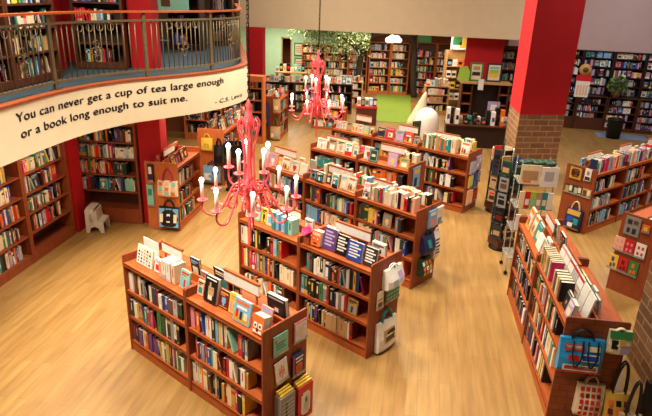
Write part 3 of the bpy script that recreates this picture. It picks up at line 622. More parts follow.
# end of the second row
p, a = end('B', 2*L, 1, .4, .93); tote('crumpled white bag hung high on the second row end', p, a, .36, .26, .14, 'white', 'white', [(.2, .5, .2, .5, 1), (.55, .8, .45, .8, 2)], ['silver-grey', 'lilac'], .08)
p, a = end('B', 2*L, 1, .47, .68); card('teal calendar with white grid on the second row end', p, a, .3, .24, 'teal', [(.1+.22*i, .26+.22*i, .15+.25*j, .3+.25*j, 1) for i in range(4) for j in range(3)], ['mint green'], 'wall_calendar', 'calendar')
p, a = end('B', 2*L, 1, .2, .66); card('white card with brown picture beside the teal calendar', p, a, .13, .25, 'white', [(.15, .85, .15, .4, 1), (.15, .85, .5, .6, 2)], ['brown', 'tan'])
p, a = end('B', 2*L, 1, .36, .03); tote('white tote with green handles and landscape print on the second row end', p, a, .42, .42, .1, 'white', 'teal', [(.24, .8, .3, .72, 1), (.3, .74, .34, .5, 2), (.4, .8, .55, .66, 3), (.3, .5, .62, .7, 4)], ['mustard', 'charcoal', 'black', 'tan'], .2)
# end of the third row
p, a = end('C', 3*L, 1, .39, .98); card('blue and white magazine in the pocket on the third row end', p, a, .2, .28, 'sky blue', [(.1, .9, .7, .9, 1), (.2, .8, .1, .5, 2)], ['white', 'pink'], 'magazine', 'magazine', .03)
p, a = end('C', 3*L, 1, .6, .98); card('white magazine with yellow band in the pocket on the third row end', p, a, .17, .29, 'white', [(.1, .9, .6, .9, 1), (.1, .7, .1, .4, 2)], ['cream', 'grey'], 'magazine', 'magazine', .03)
p, a = end('C', 3*L, 1, .3, .58); tote('navy and black bag hanging on the third row end', p, a, .3, .3, .14, 'navy blue', 'black', [(.2, .5, .4, .8, 1), (.55, .8, .3, .6, 2)], ['teal', 'charcoal'], .12)
p, a = end('C', 3*L, 1, .28, .2); tote('bag with large yellow, green and orange dots on the third row end', p, a, .3, .28, .12, 'dark green', 'black', [(.1+.28*i, .3+.28*i, .1+.28*j, .32+.28*j, 1+(i+j) % 3) for i in range(3) for j in range(3)], ['mustard', 'orange', 'white'], .06)
p, a = end('C', 3*L, 1, .56, .4); tote('long white bag with black script on the third row end', p, a, .17, .46, .08, 'white', 'white', LINES(1, .2, .8, 5), ['charcoal'], .1)
p, a = end('D', 2*L, 1, .27, .86); card('blue and yellow poster on the end of the fourth row', p, a, .26, .42, 'sky blue', [(.1, .9, .7, .92, 1), (.2, .6, .1, .5, 2)], ['yellow', 'navy blue'], 'poster', 'poster')
for i, (v, z, w, h, c, m, nm) in enumerate(((.2, .86, .24, .26, 'silver-grey', 'lilac', 'silver and lilac'), (.46, .9, .26, .3, 'lilac', 'white', 'lilac and white'), (.18, .56, .18, .26, 'yellow', 'mint green', 'yellow and mint'), (.4, .5, .18, .34, 'royal blue', 'teal', 'royal blue and teal'), (.56, .6, .12, .24, 'lilac', 'silver-grey', 'narrow lilac'), (.22, .16, .26, .34, 'peach', 'yellow', 'peach and yellow'), (.5, .2, .18, .24, 'red', 'magenta', 'red'))):
    p, a = end('E', 3*L, 1, v, z); card(f'{nm} gift item hanging on the fifth row end', p, a, w, h, c, [(.15, .5, .2, .5, 1), (.5, .85, .5, .85, 1)], [m], 'hanging_packet', 'packet', .03, group='packets on the fifth row end')
# heart row and poster case
p, a = end('Q', 0, -1, .42, 1.04); t = card('brown framed picture of a red heart in a circle on the heart row end', p, a, .29, .28, 'brown', [(.08, .92, .08, .92, 1), (.28, .72, .2, .82, 2), (.2, .8, .3, .72, 2), (.33, .67, .27, .75, 3), (.27, .73, .36, .66, 3), (.38, .49, .46, .64, 4), (.51, .62, .46, .64, 4), (.4, .6, .42, .54, 4), (.46, .54, .35, .44, 4)], ['mustard', 'maroon', 'tan', 'red'], 'framed_picture', 'picture', pocket=False)
p, a = end('Q', 0, -1, .165, 1.08); card('torn white paper beside the heart picture', p, a, .13, .25, 'white', [(.1, .9, .1, .35, 1), (.3, .7, .5, .8, 2)], ['charcoal', 'grey'], 'paper_notice', 'paper')
for i, (v, nm, c, m) in enumerate(((.5, 'dark green photo card', 'dark green', 'tan'), (.31, 'grey photo card', 'charcoal', 'silver-grey'), (.12, 'tan portrait card', 'tan', 'brown'))):
    p, a = end('Q', 0, -1, v, .75); card(nm+' in the strip below the heart picture', p, a, .18, .18, c, [(.1, .5, .1, .8, 1), (.55, .9, .3, .9, 2)], [m, 'cream'])
p, a = end('Q', 0, -1, .26, .05); tote('yellow and blue patterned tote with white handles on the heart row end', p, a, .34, .42, .12, 'navy blue', 'cream', [(.1, .9, .72, .95, 1), (.2, .5, .4, .65, 2), (.55, .9, .3, .6, 3), (.0, 1, .02, .12, 1), (.3, .6, .15, .35, 4)], ['mustard', 'royal blue', 'teal', 'white'], .2)
p, a = end('S', 0, -1, .45, 1.0); card('grey poster of dark round animals on the poster case', p, a, .23, .3, 'grey', [(.15, .45, .6, .85, 1), (.55, .85, .65, .85, 2), (.2, .4, .15, .4, 1), (.55, .8, .12, .42, 1)], ['charcoal', 'brown'], 'poster', 'poster', pocket=False)
p, a = end('S', 0, -1, .25, 1.12); card('small orange card beside the grey poster', p, a, .11, .12, 'orange', [(.25, .75, .25, .75, 1)], ['yellow'])
for v, nm, c, m in ((.58, 'peach card', 'peach', 'pink'), (.42, 'coral pink card', 'red', 'pink'), (.25, 'white card with red dots', 'white', 'red')):
    p, a = end('S', 0, -1, v, .69); card(nm+' in the middle strip of the poster case', p, a, .155, .24, c, [(.2, .4, .2, .4, 1), (.6, .8, .2, .4, 1), (.2, .4, .6, .8, 1), (.6, .8, .6, .8, 1)], [m])
for v, nm, c, m in ((.61, 'yellow card with purple faces', 'yellow', 'purple'), (.45, 'dark red card', 'red', 'maroon'), (.29, 'green card with orange fruit', 'green', 'orange')):
    p, a = end('S', 0, -1, v, .36); card(nm+' in the lower strip of the poster case', p, a, .145, .25, c, [(.2, .45, .15, .4, 1), (.55, .8, .2, .45, 1), (.3, .6, .55, .85, 1)], [m, ])
# near end of the brick pillar row
p, a = end('P', 2.875, 1, .19, .74)
bt = tote('bright blue tote with red and white lettering patches on the pillar row end', p, a, .44, .38, .12, 'azure', 'black', [(.0, 1, .0, .1, 1), (.1, .9, .12, .3, 2), (.14, .86, .15, .27, 1), (.2, .45, .42, .58, 1), (.5, .9, .42, .62, 2), (.52, .88, .45, .59, 3), (.1, .55, .68, .86, 1), (.13, .52, .71, .83, 2), (.6, .9, .7, .84, 4)], ['red', 'white', 'royal blue', 'cream'], .14)
for x in (-.06, .09): MB().tube(catmull3([(x-.03, -.05, .36), (x-.045, -.128, .25), (x, -.136, .1), (x+.05, -.132, .2), (x+.06, -.06, .37)]), .009, 6).build('strap', 'black', bt)
p, a = end('P', 2.875, 1, .54, 1.0); tote('green and cream patterned pouch at the top corner of the pillar row end', p, a, .22, .26, .1, 'cream', 'cream', [(.0, 1, .7, 1, 1), (.1, .4, .3, .65, 2), (.5, .9, .1, .4, 3), (.45, .7, .45, .7, 4)], ['green', 'black', 'lilac', 'mustard'], .06)
p, a = end('P', 2.875, 1, .38, .2); tote('white tote with red flowers low on the pillar row end', p, a, .28, .38, .12, 'cream', 'tan', [(.1+.2*i, .24+.2*i, .1+.18*j, .22+.18*j, 1+(i*j) % 2) for i in range(4) for j in range(5)], ['red', 'maroon'], .14)
p, a = end('P', 2.875, 1, .66, .1); tote('orange and yellow floral bag with black straps on the pillar row end', p, a, .26, .42, .16, 'mustard', 'black', [(.1+.3*i, .3+.3*i, .1+.2*j, .24+.2*j, 1+(i+j) % 3) for i in range(3) for j in range(4)], ['orange', 'black', 'maroon'], .42)
p, a = end('P', 2.875, 1, .72, .2); p = p+Vector((.0, -.2, -.196)); tote('multicoloured patterned bag in front of the floral bag with black straps', p, a, .22, .4, .13, 'tan', 'black', [(.1+.3*i, .3+.3*i, .1+.2*j, .24+.2*j, 1+(i+2*j) % 4) for i in range(3) for j in range(4)], ['red', 'mustard', 'black', 'teal'], .45)
p, a = end('P', 2.875, 1, .98, .22); p = p+Vector((.06, -.05, 0)); tote('plain black bag at the foot of the near brick pillar', p, a, .3, .5, .2, 'black', 'black', (), (), .16)
# hanging goods under the balcony
p, a = end('G', 0, -1, .19, .7); tote('cream floral tote with magenta handles on the orange case end', p, a, .38, .3, .1, 'cream', 'magenta', [(.08+.32*i, .28+.32*i, .1+.3*j, .32+.3*j, 1+(i+j) % 3) for i in range(3) for j in range(3)]+[(.3, .36, 0, 1, 4), (.64, .7, 0, 1, 4)], ['peach', 'mint green', 'orange', 'magenta'], .26)
p, a = end('G', 0, -1, .19, .08); tote('pale blue three-panel tote with black handles low on the orange case', p, a, .4, .4, .12, 'black', 'black', [(.02, .3, .05, .95, 1), (.36, .64, .05, .95, 1), (.7, .98, .05, .95, 1), (.08, .24, .3, .7, 2), (.42, .58, .3, .7, 3), (.76, .92, .3, .7, 2)], ['sky blue', 'cream', 'white'], .18)
p, a = end('G', 0, -1, .5, .95); card('navy and white hanging doll with red base on the orange case', p, a, .1, .34, 'navy blue', [(.2, .8, .5, .9, 1), (.0, 1, .0, .16, 2)], ['white', 'orange'], 'hanging_doll', 'toy', .06)
p, a = end('G', 0, -1, .54, .48); card('mint green hanging packet on the orange case end', p, a, .12, .42, 'mint green', [(.2, .8, .5, .8, 1)], ['teal'], 'hanging_packet', 'packet', .04)
p, a = end('F', 0, -1, .4, .82); tote('yellow tote hanging on the second orange case end', p, a, .28, .3, .08, 'yellow', 'yellow', [(.3, .7, .3, .6, 1)], ['mustard'], .14)
p, a = end('F', 0, -1, .12, .55); tote('black slouchy bag beside the yellow tote', p, a, .22, .42, .14, 'black', 'black', (), (), .2)
p, a = end('F', 0, -1, .3, .06); tote('pale blue tote with red and navy print below the yellow tote', p, a, .42, .4, .12, 'sky blue', 'navy blue', [(.1, .5, .2, .6, 1), (.55, .9, .55, .85, 2), (.6, .8, .2, .4, 3)], ['white', 'navy blue', 'red'], .15)
p, a = end('H', 0, -1, .5, .45); tote('navy blue tote with pale print on the brown case end', p, a, .34, .7, .12, 'navy blue', 'black', [(.2, .7, .3, .6, 1), (.4, .8, .15, .3, 2)], ['sky blue', 'tan'], .2)
p, a = end('H', 0, -1, .1, .85); tote('beige tote with short loop handle on the brown case end', p, a, .22, .42, .1, 'tan', 'tan', [(.25, .75, .3, .55, 1)], ['cream'], .12)
p, a = end('H', 0, -1, .14, .03); tote('tan tote with green handles low on the brown case end', p, a, .3, .4, .12, 'tan', 'green', [(.1, .4, .2, .5, 1), (.5, .8, .3, .6, 2)], ['cream', 'sky blue'], .3)

# racks
def spinner(label, loc, hgt, cards, r=.24):
    t = thing('spinner_rack', label, 'rack', loc, .3)
    b = MB(); b.tube([(0, 0, .06), (0, 0, hgt)], .016, 8); b.build('pole', 'iron', t)
    b = MB().lathe([(.21, .0), (.21, .03), (.05, .07), (.001, .08)], 18).build('base', 'iron', t)
    MB().box(-.17, .17, -.17, .17, .06, .2).build('lower_bin', 'wood_dark', t)
    w = MB()
    for z in [.25+.3*i for i in range(int((hgt-.2)/.3))]:
        w.tube([(r*math.cos(q), r*math.sin(q), z) for q in [2*PI*i/20 for i in range(20)]], .005, 5, closed=True)
        for i in range(6): w.tube([(r*math.cos(PI*i/3), r*math.sin(PI*i/3), .2), (r*math.cos(PI*i/3), r*math.sin(PI*i/3), hgt-.15)], .004, 5) if z < .3 else None
        for i in range(6): w.tube([(0, 0, z), (r*math.cos(PI*i/3), r*math.sin(PI*i/3), z)], .004, 5)
    w.build('wire_frame', 'iron', t)
    for z in [.26+.3*i for i in range(int((hgt-.2)/.3))]:
        for i in range(6):
            c = pick(cards); b = MB().box(-.085, .085, -.03, 0, 0, .25); b.quad((-.06, -.032, .05), (.06, -.032, .05), (.06, -.032, .14), (-.06, -.032, .14), 1); b.quad((-.06, -.032, .17), (.05, -.032, .17), (.05, -.032, .21), (-.06, -.032, .21), 2)
            b.build('magazine', [c, pick(cards), pick(cards)], t, loc=(r*.8*math.cos(PI*i/3+.5), r*.8*math.sin(PI*i/3+.5), z), rot=PI*i/3+.5+PI/2)
    return t
spinner('tall black spinner rack of magazines and cards before the brick column', (3.28, 9.75, 0), 1.75, ['black', 'charcoal', 'tan', 'maroon', 'dark green', 'navy blue', 'brown', 'black', 'grey'], .24)
spinner('tall black spinner rack of dark goods beside the second orange case', (-2.12, 12.45, 0), 1.35, ['black', 'black', 'charcoal', 'navy blue', 'maroon'], .24)
spinner('black spinner rack in the shade between the column and the fifth row', (3.7, 11.7, 0), 1.6, ['black', 'charcoal', 'black', 'tan', 'red', 'navy blue', 'cream'], .24)
t = thing('acrylic_rack', 'clear acrylic rack of pale posters topped with green cloth by the brick column', 'rack', (3.36, 8.82, 0), -.1)
for x in (-.27, .25):
    for y in (-.2, .2):
        MB().tube([(x, y, .06), (x, y, 1.98)], .009, 6).build('post', 'clear', t); MB().ball((x, y, .035), .035, 10).build('caster', 'iron', t)
for z in (.3, .8, 1.2, 1.62): MB().box(-.29, .29, -.22, .22, z, z+.015).build('tray', 'clear', t)
MB().box(-.29, .02, -.235, -.222, 1.63, 1.94).quad((-.26, -.237, 1.7), (-.02, -.237, 1.7), (-.02, -.237, 1.85), (-.26, -.237, 1.85), 1).quad((-.24, -.238, 1.66), (-.12, -.238, 1.66), (-.12, -.238, 1.69), (-.24, -.238, 1.69), 2).build('front_poster', ['cream', 'tan', 'orange'], t)
MB().box(.03, .29, -.235, -.222, 1.6, 1.92).quad((.08, -.237, 1.7), (.22, -.237, 1.7), (.22, -.237, 1.85), (.08, -.237, 1.85), 1).build('front_poster', ['white', 'silver-grey'], t)
b = MB()
for i in range(5): b.ball((-.2+.1*i, .05*(i % 2)-.02, 1.93), .1, 10, 0, None, (1, 1, .45))
b.build('green_cloth', 'dark green', t)
for i in range(6):
    x = -.25+.088*i; c = ['cream', 'red', 'lime green', 'tan', 'teal', 'white'][i]
    MB().box(x, x+.08, -.235, -.21, 1.22, 1.5).quad((x+.01, -.2365, 1.28), (x+.07, -.2365, 1.28), (x+.07, -.2365, 1.38), (x+.01, -.2365, 1.38), 1).build('greeting_card', [c, pick(PALEMIX)], t)
    MB().box(x, x+.08, -.235, -.21, .83, 1.1).build('greeting_card', [pick(PALEMIX)], t)

# step stool
t = thing('step_stool', 'ivory plastic step stool by the corner bookcases under the balcony', 'stool', (-4.47, 9.9, 0), 1.62)
t.scale = (.88, .88, .95)
b = MB(); w = .2
outer = [(0, 0), (.07, 0), (.1, .1), (.18, .13), (.26, .1), (.3, 0), (.38, 0), (.37, .2), (.36, .235), (.25, .25), (.2, .46), (.17, .5), (.03, .5), (.01, .46)]
hole = [(.09, .22), (.09, .36), (.12, .4), (.19, .24), (.17, .21)]
ring = outer[:3]+[outer[3]]+hole[::-1][:1]+hole[:4][::-1]+[hole[4]]+[outer[3]]+outer[4:]
for x in (-w, w-.02): MB().prism([(-y, z) for y, z in ring], x, x+.02, 0, RZ(PI/2) @ Matrix.Diagonal((1, -1, 1, 1))).build('side', 'plastic_white', t)
MB().box(-w+.02, w-.02, -.375, -.2, .215, .235).build('step', 'plastic_white', t)
MB().box(-w+.02, w-.02, -.19, -.02, .48, .5).build('top_step', 'plastic_white', t)
b = MB(); b.box(-w+.02, w-.02, -.03, -.015, .06, .48).box(-w+.02, w-.02, -.235, -.215, .25, .47); b.build('riser', 'plastic_white', t)

# red cup of paper on the second row
t = thing('pencil_cup', 'pink hexagonal paper cup standing where the second row cases meet', 'cup', R['B'].at(1.325, .04, DECK+.118), R['B'].a)
b = MB().lathe([(.03, 0), (.075, .1), (.078, .1), (.07, .095), (.028, .006)], 6, 0, TR(0, .05, .0) @ RX(.5)); b.build('cup_body', 'magenta', t)
MB().box(-.05, .05, -.0, .1, -.11, .0).build('stand', 'wood_end', t)

# ------------------------------------------------------------------ children's area and rear goods
tag(MB().box(0, 1.5, -6, 0, 0, .015).build('rug', 'rug_lime', None, (2.2, 26.45, 0), -.12), 'lime green rug on the floor before the tree arch', 'rug')
t = thing('tree', 'dark artificial tree arching over the rear bookcases with hanging leaves', 'tree', (1.2, 25.9, 0))
def trunk(P, r, name): MB().tube(catmull3(P), r, 8).build(name, 'bark', t)
trunk([(-.1, 0, 0), (0, 0, .6), (.05, .05, 1.3), (.15, 0, 1.9), (.45, .05, 2.5), (.9, 0, 2.72), (1.5, 0, 2.82)], .13, 'trunk')
trunk([(2.6, 0, 0), (2.5, 0, .8), (2.45, .05, 1.6), (2.4, 0, 2.2), (2.2, 0, 2.6), (1.7, 0, 2.84)], .14, 'trunk')
trunk([(.1, 0, 1.7), (-.3, -.2, 2.2), (-1.0, -.3, 2.6), (-1.9, -.3, 2.8), (-2.8, -.3, 2.85)], .05, 'branch')
b = MB()
for i in range(3000):
    x = rnd.uniform(-2.4, .45); zz = 2.93-abs(rnd.gauss(0, .6))*(1-.35*abs(x+.9)/1.5)
    if not 1.5 < zz < 2.9: continue
    p = Vector((x, rnd.uniform(-.75, -.1), zz)); s = rnd.uniform(.04, .08)
    X = TR(*p) @ RZ(rnd.uniform(0, 6.3)) @ RX(rnd.uniform(-1, 1))
    b.add([(0, -s, 0), (s*.5, 0, .008), (0, s, 0), (-s*.5, 0, .008)], [(0, 1, 2, 3)], rnd.choice((0, 0, 1)), X)
for i in range(120):
    x = rnd.uniform(-3.1, -2.1); p = Vector((x, rnd.uniform(-.5, -.2), min(2.9, 2.75+rnd.gauss(0, .12)))); s = rnd.uniform(.04, .09)
    b.add([(0, -s, 0), (s*.5, 0, .008), (0, s, 0), (-s*.5, 0, .008)], [(0, 1, 2, 3)], 0, TR(*p) @ RZ(rnd.uniform(0, 6.3)) @ RX(rnd.uniform(-1, 1)))
b.build('foliage', ['leaf', 'leaf_pale'], t)
t = thing('cloud_lamp', 'white cloud-shaped paper lamp hanging under the rear ceiling', 'lamp', (2.62, 25.3, 2.5))
b = MB()
for x, z, r in ((-.22, 0, .13), (-.05, .05, .18), (.14, .05, .16), (.26, 0, .11)): b.ball((x, 0, z), r, 12)
M['cloud'] = mat('cloud_paper', (255, 250, 240), .8, .01, emit=1.2); b.build('lamp_shade', 'cloud', t)
MB().tube([(0, 0, .1), (0, 0, .55)], .006, 5).build('cord', 'iron', t)
def panel(name, label, cat, loc, rot, w, h, edge, col, arts, mats, th=.03):
    t = thing(name, label, cat, loc, rot)
    b = MB(); e = .05
    b.box(-w/2, w/2, -th, 0, 0, e).box(-w/2, w/2, -th, 0, h-e, h).box(-w/2, -w/2+e, -th, 0, e, h-e).box(w/2-e, w/2, -th, 0, e, h-e)
    b.build('frame', edge, t)
    c = MB().box(-w/2+e, w/2-e, -th*.6, 0, e, h-e); art_quads(c, arts, lambda f: th*.6, w, h); c.build('picture_sheet', [col]+mats, t)
    return t
panel('framed_picture', 'large white framed picture of green and yellow blocks high at the rear', 'picture', (5.2, 24.0, 2.32), RX(0).to_euler()[:], .76, .6, 'white', 'white', [(.1, .58, .3, .9, 1), (.48, .9, .12, .5, 2), (.6, .9, .5, .8, 2)], ['green', 'yellow'])
t = thing('magazine_stand', 'wooden magazine stand of pale magazines below the green and yellow picture', 'stand', (5.15, 23.9, 0), 0)
for x in (-.48, .44): MB().box(x, x+.04, -.1, .4, 0, 2.28).build('side_panel', 'wood_light', t)
for i, z in enumerate((.3, .75, 1.2, 1.65)):
    MB().box(-.44, .44, -.1, .35, z, z+.03).build('shelf', 'wood_light', t)
    for k in range(4): MB().box(-.42+.215*k, -.42+.215*k+.18, -.09, -.06, z+.03, z+.3).quad((-.4+.215*k, -.092, z+.1), (-.26+.215*k, -.092, z+.1), (-.26+.215*k, -.092, z+.2), (-.4+.215*k, -.092, z+.2), 1).build('magazine', [pick(PALEMIX), pick(WMIX)], t)
MB().box(-.44, .44, .3, .35, .3, 2.28).build('back_panel', 'wood_light', t)
tag(MB().box(0, .62, 0, .04, 0, .34).build('sign_board', 'green', None, (3.75, 26.1, 2.38)), 'plain green sign board on top of a rear bookcase', 'sign')
# green wall notices
panel('wall_notice', 'upper framed cream notice on the pale green wall beside the doorway', 'notice', (-1.45, 27.08, 1.52), 0, .56, .58, 'green', 'cream', LINES(1, .25, .8, 4), ['tan'])
panel('wall_notice', 'lower framed cream notice on the pale green wall beside the doorway', 'notice', (-1.45, 27.08, .95), 0, .52, .48, 'green', 'cream', LINES(1, .25, .8, 3), ['tan'])
t = thing('table', 'light wooden table of pale goods in front of the doorway', 'table', (-1.75, 25.6, 0))
MB().box(-.7, .7, -.35, .35, .95, 1.0).build('table_top', 'wood_light', t)
for x in (-.65, .6):
    for y in (-.3, .25): MB().box(x, x+.05, y, y+.05, 0, .95).build('leg', 'wood_light', t)
for i in range(8):
    x = -2.35+.16*i; h = rnd.uniform(.15, .38); c = pick(['white', 'cream', 'white', 'mint green', 'black', 'peach'])
    b = MB().box(-.065, .065, -.1, .1, 0, h, 0).box(-.05, .05, -.102, -.1, h*.3, h*.7, 1)
    tag(b.build('gift_box', [c, pick(PALEMIX)], None, (x, 25.5+.15*(i % 2), 1.0)), f'{c} box on the table by the doorway, {ordinal(i+1)} from its red wall side', 'box', 'boxes on the table by the doorway')
# armoire and counter at the right rear
t = thing('armoire', 'dark brown open cabinet with side shelves before the red recess', 'cabinet', (4.5, 19.75, 0), -.1)
for x in (0, .34, 1.26, 1.56): MB().box(x, x+.04, 0, .6, 0, 1.58).build('side_panel', 'wood_dark', t)
MB().box(-.05, 1.65, -.05, .62, 1.58, 1.64).build('top_board', 'wood_light', t)
MB().box(.04, 1.56, .56, .6, 0, 1.58).build('back_panel', 'wood_dark', t)
for x0, x1 in ((.04, .34), (1.3, 1.56)):
    for z in (.1, .48, .86, 1.22): MB().box(x0, x1, .03, .56, z, z+.03).build('shelf', 'wood', t)
MB().box(.38, 1.26, .3, .56, .08, 1.5).build('door', 'wood_black', t)
panel('framed_picture', 'green framed picture on the cabinet top against the red recess', 'picture', (4.98, 19.95, 1.645), -.1, .44, .62, 'green', 'cream', [(.2, .8, .3, .5, 1), (.25, .75, .6, .8, 2)], ['charcoal', 'tan'])
panel('framed_picture', 'dark framed yellow and green print on the cabinet top against the red recess', 'picture', (5.58, 19.92, 1.645), -.1, .5, .62, 'charcoal', 'cream', [(.2, .8, .25, .45, 1), (.2, .8, .45, .65, 2), (.2, .8, .7, .8, 3)], ['yellow', 'lime green', 'sky blue'])
tag(MB().box(-.09, .09, -.02, 0, 0, .36).build('leaflet', 'white', None, (5.1, 19.6, 1.4), -.1), 'white leaflet hanging over the cabinet top edge', 'leaflet')
tag(MB().prism([(-.2, 0), (.2, 0), (.22, .3), (.1, .5), (-.14, .44)], -.04, 0).build('paper_bag', 'lime green', None, (4.55, 19.95, 1.645), -.3), 'pale green folded paper at the corner of the cabinet top', 'paper')
t = thing('framed_sign', 'pinkish card in front of the dark cabinet doors', 'card', (5.6, 19.5, .66), -.1)
MB().box(-.2, .2, -.03, 0, 0, .38).quad((-.1, -.032, .1), (.1, -.032, .1), (.1, -.032, .28), (-.1, -.032, .28), 1).build('panel', ['lilac', 'white'], t)
t = thing('service_counter', 'dark counter heaped with boxes in front of the open cabinet', 'counter', (3.55, 17.2, 0), -.1)
MB().box(0, 2.1, 0, .6, .66, .7).build('counter_top', 'wood_dark', t)
MB().box(.04, 2.06, .05, .58, 0, .66).build('body', 'wood_black', t)
for i in range(15):
    x = 3.65+.134*i; h = rnd.uniform(.16, .52); c = ['white', 'black', 'white', 'cream', 'black', 'teal', 'black', 'white', 'charcoal', 'black', 'white', 'black', 'orange', 'white', 'silver-grey'][i]
    b = MB().box(-.055, .055, -.1, .1, 0, h, 0).box(-.04, .04, -.102, -.1, h*.3, h*.6, 1)
    tag(b.build('gift_box', [c, pick(WMIX)], None, (x, 17.4-.1*(x-3.6)+.12*(i % 2), .7), -.1), f'{c} box on the dark counter, {ordinal(i+1)} from the white dome end', 'box', 'boxes on the dark counter')
# white dome and draped cloth behind the fifth row
t = thing('draped_chair', 'rounded armchair under a white cover behind the fifth row', 'chair', (2.82, 16.3, 0), .2)
b = MB().lathe([(.34, 0), (.36, .4), (.36, .8), (.34, 1.05), (.27, 1.22), (.14, 1.32), (.001, 1.35)], 20); b.build('white_cover', 'white', t)
for i in range(5): MB().box(-.52+.07*i, -.47+.07*i, -.3+.02*i, -.27+.02*i, .3, 1.02).build('back_slat', 'dark green', t)
t = thing('draped_cloth', 'cream cloth rising to a point beside the white dome', 'cloth', (2.62, 16.9, 0))
b = MB().lathe([(.3, .75), (.28, 1.0), (.2, 1.3), (.13, 1.6), (.07, 1.85), (.001, 2.0)], 9, 0, Matrix(((1, 0, .2, -.2), (0, .55, 0, 0), (0, 0, .86, 0), (0, 0, 0, 1))))
b.build('cloth_folds', 'cream', t); MB().tube([(.2, .05, 0), (.24, .03, 1.6)], .02, 8).build('stand_pole', 'wood_dark', t)
# beside the tree: red pouf-like bin and book table
t = thing('book_bin', 'red topped book bin on the floor at the edge of the lime rug', 'bin', (1.3, 20.0, 0))
MB().box(-.35, .35, -.25, .25, 0, .6).build('body', 'wood_dark', t); MB().box(-.37, .37, -.27, .27, .6, .66).build('rim', 'red', t)
for i in range(5):
    c = ['white', 'black', 'cream', 'sky blue', 'black'][i]
    tag(MB().box(-.06, .06, -.15, .15, 0, .25).box(-.05, .05, -.152, -.15, .05, .2, 1).build('picture_book', [c, pick(PALEMIX)], None, (1.02+.14*i, 20.0, .661)), f'{c} picture book standing on the red topped bin, {ordinal(i+1)} from its door side', 'book', 'picture books on the red topped bin')
# far right: bin, mat, plant, display
tag(MB().box(0, 1.6, 0, .75, 0, .012).build('floor_mat', 'rug_blue', None, (9.25, 19.25, 0), -.24), 'blue grey mat on the floor under the lilac wall', 'mat')
t = thing('waste_bin', 'black cylindrical bin before the dark shelves under the lilac wall', 'bin', (9.72, 19.2, .013))
MB().lathe([(.22, .0), (.25, .6), (.26, .62), (.24, .62), (.2, .1), (.001, .1)], 18).build('bin_body', 'rubber', t); MB().lathe([(.27, .6), (.27, .65), (.2, .66), (.2, .6)], 18).build('rim', 'iron', t)
t = thing('potted_plant', 'leafy green plant in a pot on the counter under the lilac wall', 'plant', (10.0, 20.15, 1.21))
MB().lathe([(.1, 0), (.15, .22), (.14, .22), (.12, .18), (.001, .18)], 14).build('pot', 'brown', t)
b = MB()
for i in range(260):
    q = rnd.uniform(0, 6.28); rr = rnd.random()**.6*.34; s = rnd.uniform(.06, .12)
    b.add([(0, -s, 0), (s*.45, 0, .01), (0, s, 0), (-s*.45, 0, .01)], [(0, 1, 2, 3)], 0, TR(rr*math.cos(q), rr*math.sin(q)*.6, .22+rnd.uniform(.0, .6)*(1-rr)) @ RZ(q) @ RX(rnd.uniform(-1, 1)))
b.build('foliage', 'leaf', t)
t = thing('display_stand', 'white display with round wooden top and red band beside the red column', 'display', (8.75, 20.1, 1.21), -.24)
MB().box(-.22, .22, -.04, .04, 0, .55).build('lower_card', 'white', t)
b = MB()
for i in range(4): b.box(-.17+.095*i, -.12+.095*i, -.05, -.041, .08, .42)
b.build('printed_stripes', 'peach', t)
MB().box(-.24, .24, -.045, .045, .55, .75).build('red_band', 'red', t)
b = MB().lathe([(.001, -.03), (.2, -.03), (.2, .03), (.001, .03)], 20, 0, TR(0, 0, .93) @ RX(PI/2)); b.build('round_top', 'wood_light', t)
MB().lathe([(.001, -.01), (.09, -.01), (.09, .01), (.001, .01)], 16, 0, TR(0, -.035, .93) @ RX(PI/2)).build('centre_disc', 'brown', t)
# upstairs poster
panel('wall_poster', 'mint poster with dark hair figure shape on the upstairs wall behind the railing', 'poster', (-3.5, 13.2, 3.85), TB, .7, .9, 'mint green', 'mint green', [(.1, .4, .1, .7, 1)], ['brown'])

# ------------------------------------------------------------------ build the books
bpy.context.view_layer.update()
DG = bpy.context.evaluated_depsgraph_get()
def pix(p):
    d = p-CAM; z = d.dot(fwd)
    return (326+FPX*d.dot(R2)/z, 208-FPX*d.dot(U2)/z, z)
def seen(p):
    d = p-CAM; n = d.length; hit = SC.ray_cast(DG, CAM, d.normalized(), distance=n-.03)
    return not hit[0]
for s in BOOKS:
    X = s['X']; h = s['h']; w = s['t'] if s['kind'] == 's' else s['d']; dep = s['d'] if s['kind'] == 's' else s['t']
    c = [X @ Vector((x, -.004, z)) for x in (-w/2, w/2) for z in (0, h)]
    P = [pix(p) for p in c]; mx = sum(p[0] for p in P)/4; my = sum(p[1] for p in P)/4
    area = .5*abs((P[3][0]-P[0][0])*(P[1][1]-P[2][1])-(P[3][1]-P[0][1])*(P[1][0]-P[2][0]))
    tp = [pix(X @ Vector(q)) for q in ((-w/2, 0, h), (w/2, dep, h), (-w/2, dep, h), (w/2, 0, h))]
    area += .5*abs((tp[1][0]-tp[0][0])*(tp[3][1]-tp[2][1])-(tp[1][1]-tp[0][1])*(tp[3][0]-tp[2][0]))
    vis = sum(seen(X @ Vector((x, -.012, z))) for x, z in ((0, h*.25), (0, h*.6), (0, h*.92)))/3
    out = not (2 < mx < 650 and 2 < my < 414)
    s['score'] = 0 if out else area*vis
BOOKS.sort(key=lambda s: -s['score'])
NIND = 290
